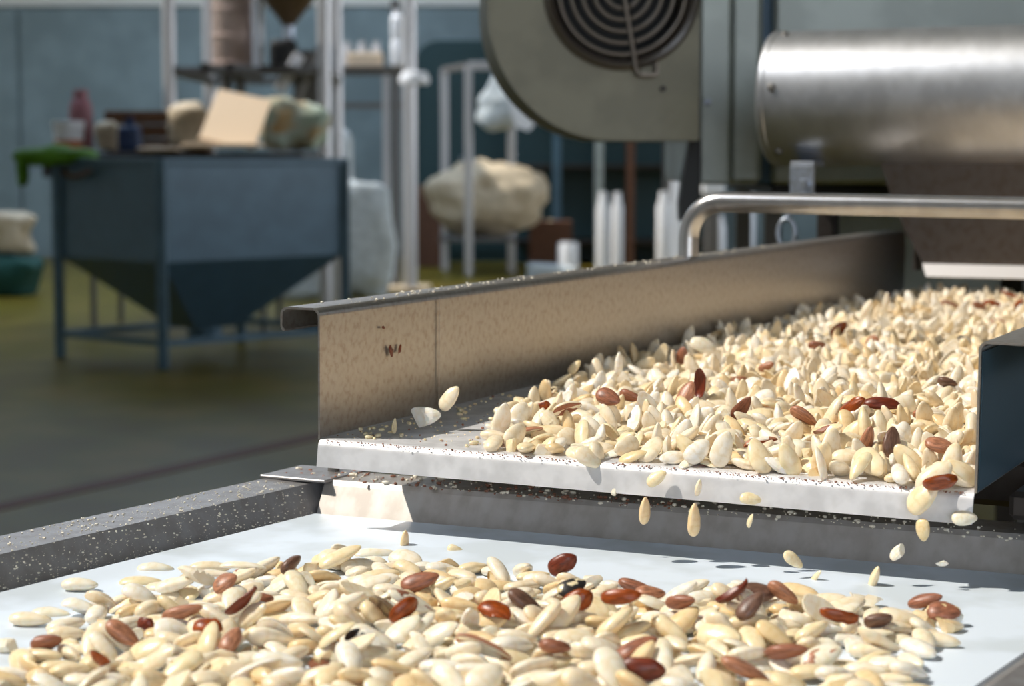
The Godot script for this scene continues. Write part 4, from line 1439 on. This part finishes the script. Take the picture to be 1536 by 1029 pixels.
	for d in laid:
		var q: Vector3 = view * d.T.origin
		var px := Vector2(q.x / -q.z, -q.y / -q.z) * 3001.0 + Vector2(768, 514.5)
		d.inside = px.x > -25 and px.x < 1560 and px.y < 1050
		if d.where == "tray" and px.x > 1476 and px.y > 512:
			d.inside = false
		d.far = -q.z
	var limit := {"whole": 300, "half": 300, "piece": 260}
	var names := {"whole": "blanched_almond", "half": "almond_half", "piece": "almond_fragment"}
	var order := laid.filter(func(d): return d.kind in limit and d.inside and d.seen >= 5)
	order.sort_custom(func(a, b): return a.far < b.far)
	var single := {}
	var count := {"whole": 0, "half": 0, "piece": 0}
	for d in order:
		if count[d.kind] < limit[d.kind] or d.where == "loose":
			count[d.kind] += 1
			single[d] = true
			d.one = true
	specials = laid.filter(func(d): return d.has("label"))
	for d in laid:
		if d.has("one"):
			one_almond(d, names[d.kind])
	# the rest, too many to be told apart: one object of each kind
	for k in limit:
		var rest := laid.filter(func(d): return d.kind == k and not d.has("one") and not d.has("label"))
		var mm := MultiMesh.new()
		mm.transform_format = MultiMesh.TRANSFORM_3D
		mm.use_colors = true
		mm.mesh = shapes[k][0]
		mm.instance_count = rest.size()
		for i in rest.size():
			mm.set_instance_transform(i, rest[i].T)
			mm.set_instance_color(i, M["almond_%d" % pick_tone()].albedo_color.srgb_to_linear())
		var o := MultiMeshInstance3D.new()
		o.name = {"whole": "blanched_almonds", "half": "almond_halves", "piece": "almond_fragments"}[k]
		o.multimesh = mm
		o.material_override = M.almond_copies
		add_child(o)
		tag(o, {"whole": "remaining whole cream almonds packed deep in the heap on the tray", "half": "remaining split almond halves packed deep in the heap on the tray", "piece": "remaining broken almond bits packed deep in the heap on the tray"}[k], "almonds")
		o.set_meta("kind", "stuff")
	falling()

func pick_tone() -> int:
	var k := rng.randf()
	return 0 if k < 0.32 else (1 if k < 0.58 else (2 if k < 0.78 else (3 if k < 0.86 else 4)))

var specials := []
var said := {}
func nearest(d: Dictionary) -> String:
	var best := 1e9
	var who := {}
	for q in specials:
		var e: float = q.T.origin.distance_to(d.T.origin)
		if e < best:
			best = e; who = q
	var v: Vector3 = d.T.origin - who.T.origin
	var way := "right of" if v.x > 0 else "left of"
	if absf(v.z) > absf(v.x):
		way = "in front of" if v.z > 0 else "behind"
	var full: String = who.label
	for stop in [" beside", " near", " in ", " behind", " half", " with", " at ", " on ", " under", " lying", " leaning", " over", " mid-", " turned", " touching", " closest", " mostly", " peeking", " standing", " tilted", " low", " far", " deep", " between", " across", " above", " poking", ",", " just"]:
		var k := full.find(stop)
		if k > 8:
			full = full.substr(0, k)
	return ("touching" if best < 0.017 else ("close" if best < 0.03 else ["two", "three", "four", "five", "many"][clampi(int(best / 0.02) - 1, 0, 4)] + " almond-lengths")) + " " + way + " " + full

const TONE := ["cream", "ivory", "pale yellow", "golden tan", "milky white"]
func one_almond(d: Dictionary, called: String) -> void:
	var l: Array = shapes[d.kind]
	var o := MeshInstance3D.new()
	o.name = numbered(called)
	o.mesh = l[rng.randi() % l.size()]
	var tone := pick_tone()
	o.material_override = M["almond_%d" % tone]
	o.transform = d.T
	add_child(o)
	var R: Basis = d.R
	var sz: Vector3 = d.size
	var lie := "lying flat"
	if absf(R.x.y) > 0.7:
		lie = "standing on end"
	elif absf(R.x.y) > 0.35:
		lie = "tilted up"
	elif absf(R.y.y) < 0.6:
		lie = "resting on its edge"
	var build_ := "plump" if sz.z > 1.02 else ("slender" if sz.z < 0.93 or sz.x > 1.15 else "")
	var big := "large " if sz.x > 1.12 else ("small " if sz.x < 0.86 else "")
	var what: String = {"whole": "whole almond", "half": "almond half", "piece": "almond bit"}[d.kind]
	var where := ""
	if d.where == "belt" or d.where == "loose":
		var side := "by the sloped side rail" if d.x < 0.10 else ("toward the sloped side rail" if d.x < 0.2 else ("mid-belt" if d.x < 0.32 else ("toward the open belt edge" if d.x < 0.41 else "by the open belt edge")))
		var row := "behind the heap" if d.z < 0.10 else ("in the heap's back half" if d.z < 0.17 else ("in the heap's front half" if d.z < 0.25 else "at the very front"))
		where = "on the belt " + row + " " + side
		if d.where == "loose":
			where = "alone on bare white belt " + side
	else:
		var s: float = -d.z
		var side2 := "by the shaded tray wall" if d.x < 0.10 else ("at the thin edge of the flow" if d.x < 0.2 else ("mid-tray" if d.x < 0.3 else "beside the open-ended wall"))
		var row2 := "at the tray lip" if s < 0.05 else ("just behind the lip" if s < 0.13 else ("before the cross tube" if s < 0.5 else "deep in the tray"))
		where = row2 + " " + side2
	var words: PackedStringArray = (big + build_ + " " + TONE[tone] + " " + what + " " + lie + ", " + nearest(d)).strip_edges().replace("  ", " ").split(" ")
	var text := " ".join(words.slice(0, 16))
	for more in ["pointing " + ("sideways" if absf(R.x.x) > 0.85 else ("forward" if absf(R.x.x) < 0.4 else "diagonally")), "one of two alike"]:
		if not said.has(text):
			break
		text = " ".join(words.slice(0, 16 - more.split(" ").size())) + ", " + more
	said[text] = true
	tag(o, text, "almond", {"whole": "whole almonds", "half": "almond halves", "piece": "broken almonds"}[d.kind] + " " + where)

func special(bed: Bed, T: Transform3D, e: Array, yaw: float, yaw_group: String) -> void:
	# e: kind, material, place, length factor, direction in degrees, pitch up, label
	var R: Basis
	var d := dir_at(e[4], yaw)
	if absf(e[5]) > 30.0:
		R = Basis(Vector3(d.x, 0, d.y), Vector3.UP, Vector3(-d.y, 0, d.x)) * Basis(Vector3(0, 0, 1), deg_to_rad(e[5])) * Basis(Vector3.RIGHT, e[4] * 0.3)
	else:
		R = bed.tilt(e[2].x, e[2].y, d) * Basis(Vector3(0, 0, 1), deg_to_rad(e[5])) * Basis(Vector3.RIGHT, 0.2 * sin(e[4] * 3.0))
		if e[0] == "shell" and int(absf(e[4])) % 2 == 0:
			R = R * Basis(Vector3.RIGHT, PI - 0.7)
	var k: float = e[3] * 0.92
	var rec := lay(bed, T, yaw_group, e[0], e[2].x, e[2].y, R, Vector3(k, 0.95 if e[0] != "shell" else 1.25, 0.92 + 0.1 * sin(k * 40.0)), {"label": e[6]})
	if rec.is_empty():
		return
	var o := MeshInstance3D.new()
	o.name = numbered({"ridged": "brown_almond", "shell": "almond_skin", "piece": "brown_fragment", "half": "brown_half"}[e[0]])
	o.mesh = shapes[e[0]][rng.randi() % shapes[e[0]].size()]
	o.material_override = M[e[1]]
	o.transform = rec.T
	add_child(o)
	tag(o, e[6], "almond skin" if e[0] == "shell" else "almond", "brown almonds and skins on the " + yaw_group)

func brown_ones(bed: Bed, tb: Bed, floor_t: Transform3D) -> void:
	var on_belt := [
		["ridged", "brown_0", Vector2(0.1184, 0.2581), 0.75, 5, 0, "small reddish brown almond near the heap's thin edge, beside a cream almond"],
		["ridged", "brown_1", Vector2(0.1464, 0.2680), 0.85, -20, 0, "wrinkled dark reddish almond behind the curved skin strip"],
		["ridged", "brown_0", Vector2(0.1422, 0.3250), 1.1, 4, 0, "long smooth brown almond half hidden by a cream one"],
		["shell", "skin_red", Vector2(0.1675, 0.3099), 1.35, 24, 6, "curved reddish skin strip in front of the wrinkled dark almond"],
		["ridged", "brown_0", Vector2(0.1361, 0.3620), 1.0, 10, 0, "pinkish brown almond in the thin corner of the heap"],
		["ridged", "brown_1", Vector2(0.1123, 0.3879), 0.8, 0, 0, "brown almond closest to the picture's left edge"],
		["shell", "skin_red", Vector2(0.1213, 0.3282), 0.6, 60, 20, "tiny curled brown skin behind the long smooth brown almond"],
		["shell", "skin_orange", Vector2(0.1736, 0.3463), 0.85, 15, 0, "orange brown hollow skin beside a round brown almond"],
		["ridged", "brown_0", Vector2(0.1935, 0.3558), 0.85, -70, 10, "round brown almond with its dark tip facing forward"],
		["shell", "skin_orange", Vector2(0.1621, 0.4109), 0.7, 70, 20, "glossy orange skin curl at the bottom of the heap's thin corner"],
		["ridged", "brown_2", Vector2(0.1158, 0.1943), 0.85, -40, 25, "dark brown broken almond leaning at the heap's back edge"],
		["half", "brown_0", Vector2(0.0776, 0.1857), 0.7, 0, 8, "brown half peeking from behind a cream almond at the back"],
		["ridged", "brown_1", Vector2(0.2105, 0.2160), 1.1, 0, 0, "flat dark brown almond behind the long red skin"],
		["half", "brown_2", Vector2(0.2253, 0.2725), 1.0, 10, 0, "dark reddish brown half beside a white cut almond"],
		["half", "brown_1", Vector2(0.2431, 0.2757), 1.5, -12, 6, "long red brown skin sliver lying over the orange hollow"],
		["shell", "skin_orange", Vector2(0.2460, 0.2880), 0.95, -14, 10, "orange hollow skin under the long red sliver"],
		["shell", "skin_orange", Vector2(0.2745, 0.2510), 1.1, 33, 15, "open glossy orange skin cup mid-heap"],
		["ridged", "brown_2", Vector2(0.2793, 0.2290), 1.15, 2, 0, "dark chocolate brown pointed almond mid-heap"],
		["half", "brown_0", Vector2(0.2809, 0.1995), 0.95, 20, 8, "light brown flat skin chip beside the blackish one"],
		["half", "skin_black", Vector2(0.2904, 0.2012), 0.85, -30, 10, "blackish grey skin chip, the darkest piece on the belt"],
		["shell", "skin_orange", Vector2(0.3076, 0.2285), 0.95, 14, 10, "orange hollow skin in front of the blackish chip"],
		["shell", "skin_orange", Vector2(0.3364, 0.2412), 1.15, 24, 10, "large orange hollow skin with a dark rim, open upward"],
		["piece", "skin_black", Vector2(0.2475, 0.3269), 1.3, 30, 15, "black brown broken almond with a pale core"],
		["half", "brown_0", Vector2(0.3022, 0.3130), 1.45, 12, 4, "broad light brown skin lying across cream almonds"],
		["ridged", "brown_1", Vector2(0.3367, 0.3108), 0.8, -15, 0, "small dark reddish almond in front of the broad light skin"],
		["ridged", "brown_0", Vector2(0.3151, 0.1600), 0.85, -8, 0, "brown almond in the heap's back, above a flat brown strip"],
		["half", "brown_0", Vector2(0.3306, 0.1831), 1.2, -4, 0, "flat brown strip in front of the back brown almond"],
		["ridged", "brown_1", Vector2(0.2923, 0.1275), 1.1, 12, 0, "brown almond mostly covered by a cream one at the back edge"],
		["shell", "skin_red", Vector2(0.2562, 0.1429), 1.0, 20, 12, "crumpled reddish skins at the heap's back edge"],
		["ridged", "brown_1", Vector2(0.3519, 0.2064), 0.95, 45, 0, "oval brown almond turned toward the camera, right of mid-heap"],
		["ridged", "brown_2", Vector2(0.3727, 0.1606), 1.2, -8, 0, "long dark brown almond touching a reddish round one"],
		["ridged", "brown_0", Vector2(0.3866, 0.1582), 0.95, 6, 0, "reddish brown blunt almond touching the long dark one"],
		["shell", "skin_red", Vector2(0.3694, 0.1791), 1.1, -4, 0, "thin brown skin under the long dark almond"],
		["shell", "skin_orange", Vector2(0.4256, 0.1842), 1.15, -6, 6, "wide glossy orange skin near the heap's right end"],
		["ridged", "brown_2", Vector2(0.4383, 0.1664), 0.75, 30, 10, "short dark brown almond behind cream ones near the open edge"],
		["ridged", "brown_1", Vector2(0.4455, 0.1130), 1.0, 30, 8, "wrinkled reddish almond at the heap's far right tip"],
		["half", "brown_1", Vector2(0.4580, 0.1233), 0.9, 4, 4, "brown skin shard beside the far wrinkled almond"],
		["ridged", "brown_2", Vector2(0.3904, 0.2123), 0.95, -28, 6, "dark brown almond half buried, in front of the long dark one"],
		["ridged", "brown_1", Vector2(0.4242, 0.2546), 1.05, 24, 4, "wrinkled brown almond in the lower right of the heap"],
		["half", "brown_0", Vector2(0.4354, 0.2403), 1.1, -18, 6, "slim brown half lying over cream almonds beside the wrinkled one"],
		["ridged", "brown_0", Vector2(0.4186, 0.2904), 1.25, -8, 0, "glossy brown almond at the bottom edge of the picture"],
		["ridged", "brown_1", Vector2(0.3665, 0.2895), 1.1, -16, 4, "dark reddish almond with cream bits around it, lower middle"],
		["shell", "skin_red", Vector2(0.3817, 0.3152), 1.2, 10, 6, "curved brown skin at the bottom, beneath a reddish almond"],
		["half", "brown_0", Vector2(0.2336, 0.3301), 1.1, -6, 0, "flat pinkish brown half beside the black broken almond"],
		["piece", "brown_1", Vector2(0.2455, 0.3623), 0.9, 10, 0, "small brown broken bit at the bottom middle-left"],
	]
	for e in on_belt:
		special(bed, belt_t, e, BELT_YAW, "belt")
	var yaw := 0.4475
	var on_tray := [
		["ridged", "brown_0", Vector2(0.1721, -0.1909), 1.25, -30, 62, "big reddish brown almond standing in mid-tray, leaning on a torn skin"],
		["shell", "skin_red", Vector2(0.1743, -0.2162), 1.25, 80, 75, "torn red skin standing upright beside the big leaning almond"],
		["ridged", "brown_1", Vector2(0.1392, -0.1725), 0.85, 35, 10, "small dark brown almond tilted in the thin part of the flow"],
		["ridged", "brown_1", Vector2(0.0752, -0.4395), 0.9, 70, 65, "brown almond standing upright near the shaded wall"],
		["ridged", "brown_0", Vector2(0.1644, -0.3148), 1.0, -30, 20, "reddish almond tilted in mid-tray behind the torn skin"],
		["ridged", "brown_0", Vector2(0.3350, -0.0576), 1.15, 75, 60, "big upright reddish brown almond in front of a darker one"],
		["ridged", "brown_2", Vector2(0.3516, -0.0518), 1.05, -70, 60, "dark brown upright almond behind the front reddish one"],
		["shell", "skin_orange", Vector2(0.3014, -0.1395), 1.3, 45, 35, "open red brown skin with an orange inside, above the upright pair"],
		["shell", "skin_red", Vector2(0.3165, -0.1623), 1.35, 5, 10, "folded brown skin lying across the heap by the open skin"],
		["piece", "brown_1", Vector2(0.3019, -0.0767), 1.55, 20, 12, "crumpled reddish brown lump near the lip"],
		["ridged", "brown_0", Vector2(0.2804, -0.1110), 1.05, -10, 0, "reddish almond lying flat behind the crumpled lump"],
		["ridged", "brown_0", Vector2(0.3372, -0.1938), 1.05, 4, 0, "long light brown almond lying flat near the open-ended wall"],
		["ridged", "brown_2", Vector2(0.3213, -0.3129), 0.75, 40, 30, "small dark almond tip poking up near the open-ended wall"],
		["ridged", "brown_0", Vector2(0.3836, -0.0378), 1.0, 8, 0, "brown almond low in the heap near the open-ended wall's foot"],
		["shell", "skin_orange", Vector2(0.3973, 0.0148), 1.1, 6, 10, "hollow orange skin just above the spilling almonds"],
		["ridged", "brown_0", Vector2(0.1648, -0.3855), 0.85, 50, 20, "light brown almond tilted beyond the mid-tray reddish one"],
		["shell", "skin_orange", Vector2(0.1244, -0.7199), 1.1, 12, 12, "orange skin in the far part of the tray, beside cream almonds"],
		["ridged", "brown_0", Vector2(0.1735, -0.6561), 0.95, 70, 35, "brown almond tilted deep in the tray under the chute"],
		["ridged", "brown_1", Vector2(0.1594, -0.5328), 0.8, -4, 0, "small brown almond lying deep in the tray's middle"],
		["ridged", "brown_1", Vector2(0.1479, -0.1136), 0.95, 30, 6, "brown almond half covered near the lip's bare part"],
		["half", "brown_1", Vector2(0.1388, -0.0684), 1.0, 8, 4, "flat dark reddish half near the lip's bare part"],
		["shell", "skin_orange", Vector2(0.0947, -0.1288), 0.6, 60, 20, "small bright orange skin in the thinnest part of the flow"],
		["half", "brown_1", Vector2(0.1016, -0.0614), 0.8, 50, 10, "brown half behind the long cream almond at the lip"],
		["half", "brown_0", Vector2(0.2744, -0.0447), 1.1, -2, 0, "flat light brown strip under upright cream almonds at the lip"],
		["half", "brown_1", Vector2(0.2329, -0.1305), 1.15, 50, 45, "brown curled half standing behind upright cream almonds"],
		["ridged", "brown_1", Vector2(0.1247, -1.1494), 1.1, 10, 10, "dark red almond at the tray's far end under the chute"],
		["ridged", "brown_1", Vector2(0.2974, -0.3698), 0.8, 20, 0, "dark brown almond between the cross tube and the far wall edge"],
		["half", "brown_0", Vector2(0.1207, -0.0477), 1.1, 4, 0, "thin orange brown skin strip lying on the bare lip"],
		["shell", "skin_orange", Vector2(0.1780, -1.1257), 1.2, 10, 12, "orange skin at the chute's dark mouth, beside a reddish almond"],  # this and the next two skins stand in for an orange reflection
		["shell", "skin_orange", Vector2(0.1771, -1.2173), 1.3, 40, 20, "larger orange skin deepest in the chute's dark mouth"],
		["shell", "skin_orange", Vector2(0.2141, -1.0830), 1.1, 75, 15, "upright orange skin by the chute mouth's open-ended wall"],
		["half", "brown_0", Vector2(0.2227, -0.9492), 1.0, 30, 10, "brown half far back behind the open-ended wall"],
		["ridged", "brown_1", Vector2(0.1758, -1.0700), 1.0, -20, 10, "reddish almond far back at the chute's mouth"],
	]
	for e in on_tray:
		special(tb, floor_t, e, yaw, "tray")

func falling() -> void:
	# almonds caught in mid-air, each at rest where the photograph stops it: kind, tone, place in the tray's own axes, length factor, turn, tilt, label
	var f := [
		["half", 2, Vector3(0.2884, 0.0049, 0.0120), 0.6, 5, -6, "pale almond half in mid-air just under the lip, above a small upright one"],
		["half", 2, Vector3(0.2900, -0.0068, 0.0160), 0.42, 40, 70, "small upright almond bit falling under the lip, below a larger half"],
		["piece", 1, Vector3(0.3751, -0.0165, 0.0160), 0.6, 0, 50, "white broken bit falling above the heap's right end"],
		["half", 2, Vector3(0.3166, -0.0259, 0.0200), 0.65, 0, -38, "slanted almond half falling above the belt's shaded strip"],
		["piece", 4, Vector3(0.3989, -0.0204, 0.0160), 0.42, 0, 20, "tiny white crumb falling nearest the open belt edge"],
		["whole", 2, Vector3(0.3629, -0.0310, 0.0200), 0.7, 60, 65, "pinkish cream almond falling upright onto the heap's right end"],
		["whole", 3, Vector3(0.0765, -0.0357, 0.0300), 0.66, 70, 80, "upright tan almond in the air left of the heap's back edge"],
		["half", 2, Vector3(0.1127, -0.0396, 0.0300), 0.7, 0, -28, "slanted almond half in the air right of the upright tan one"],
		["half", 2, Vector3(0.2307, 0.0118, 0.0100), 0.65, 0, 38, "almond half tipping off the lip's middle"],
		["whole", 0, Vector3(0.2572, 0.0089, 0.0120), 0.52, 70, 70, "cream almond falling in front of the lip, right of the tipping half"],
		["half", 1, Vector3(0.4091, 0.0046, 0.0120), 0.68, 0, 4, "flat white half falling at the lip's right end"],
		["whole", 2, Vector3(0.3859, 0.0140, 0.0100), 1.1, 20, 50, "large almond hanging over the lip below the spilling pile"],
		["whole", 0, Vector3(0.3904, 0.0240, 0.0040), 1.15, 0, 42, "long cream almond sliding over the lip's right end"],
		["whole", 0, Vector3(0.1853, 0.0192, 0.0040), 0.9, 0, -30, "cream almond sliding over the lip's bare middle"],
		["piece", 1, Vector3(0.2038, 0.0003, 0.0100), 0.4, 80, 80, "tiny upright white sliver falling below the lip's middle"],
		["half", 2, Vector3(0.3302, -0.0339, 0.0200), 0.45, 40, 50, "small pale half falling over the belt's shaded strip"],
		["whole", 3, Vector3(0.2252, -0.0071, 0.0140), 0.8, 80, 84, "tan almond dropping point first under the lip's middle"],
		["whole", 3, Vector3(0.2562, -0.0094, 0.0160), 0.95, 80, 88, "long tan almond dropping point first beside the middle one"],
		["half", 3, Vector3(0.3874, -0.0036, 0.0140), 0.6, 70, -75, "tan half dropping below the large hanging almond"],
	]
	for e in f:
		_air(e, tray_t)
	# almonds bouncing over the tray floor
	var b := [
		["whole", 0, Vector3(0.0545, 0.0385, -0.0700), 0.92, 0, 55, "plump cream almond bouncing in the air before the shaded tray wall"],
		["piece", 4, Vector3(0.0452, 0.0281, -0.0500), 1.2, 0, 8, "broken white almond bouncing left of the plump one"],
		["half", 2, Vector3(0.0362, 0.0239, -0.0300), 0.5, 80, 80, "small half standing on the lip's corner near the tray wall"],
		["half", 3, Vector3(0.0417, 0.0356, -0.3000), 0.65, 0, 50, "tan half bouncing in the shade before the tray wall"],
		["whole", 4, Vector3(0.0776, 0.0406, -0.3000), 0.85, 70, 85, "white almond bouncing upright before the tray wall"],
		["half", 1, Vector3(0.0894, 0.0417, -0.4500), 1.1, 0, -16, "pale half bouncing high near the cross tube's foot"],
		["whole", 1, Vector3(0.0991, 0.0412, -0.9000), 1.1, 60, 50, "cream almond bouncing deep in the tray"],
		["whole", 1, Vector3(0.0927, 0.0410, -1.0000), 1.0, 70, 84, "cream almond bouncing upright under the chute"],
	]
	for e in b:
		_air(e, tray_t)

func _air(e: Array, T: Transform3D) -> void:
	var o := MeshInstance3D.new()
	o.name = numbered({"whole": "airborne_almond", "half": "airborne_half", "piece": "airborne_fragment"}[e[0]])
	var l: Array = shapes[e[0]]
	o.mesh = l[rng.randi() % l.size()]
	o.material_override = M["almond_%d" % e[1]]
	var k: float = e[3]
	var d := dir_at(e[4], 0.4475)
	var R := Basis(Vector3(d.x, 0, d.y), Vector3.UP, Vector3(-d.y, 0, d.x)) * Basis(Vector3(0, 0, 1), deg_to_rad(e[5])) * Basis(Vector3.RIGHT, 0.9)
	o.transform = T * Transform3D(Basis(R.x * k, R.y * k, R.z * k), e[2])
	add_child(o)
	tag(o, e[6], "almond", "almonds in mid-air")
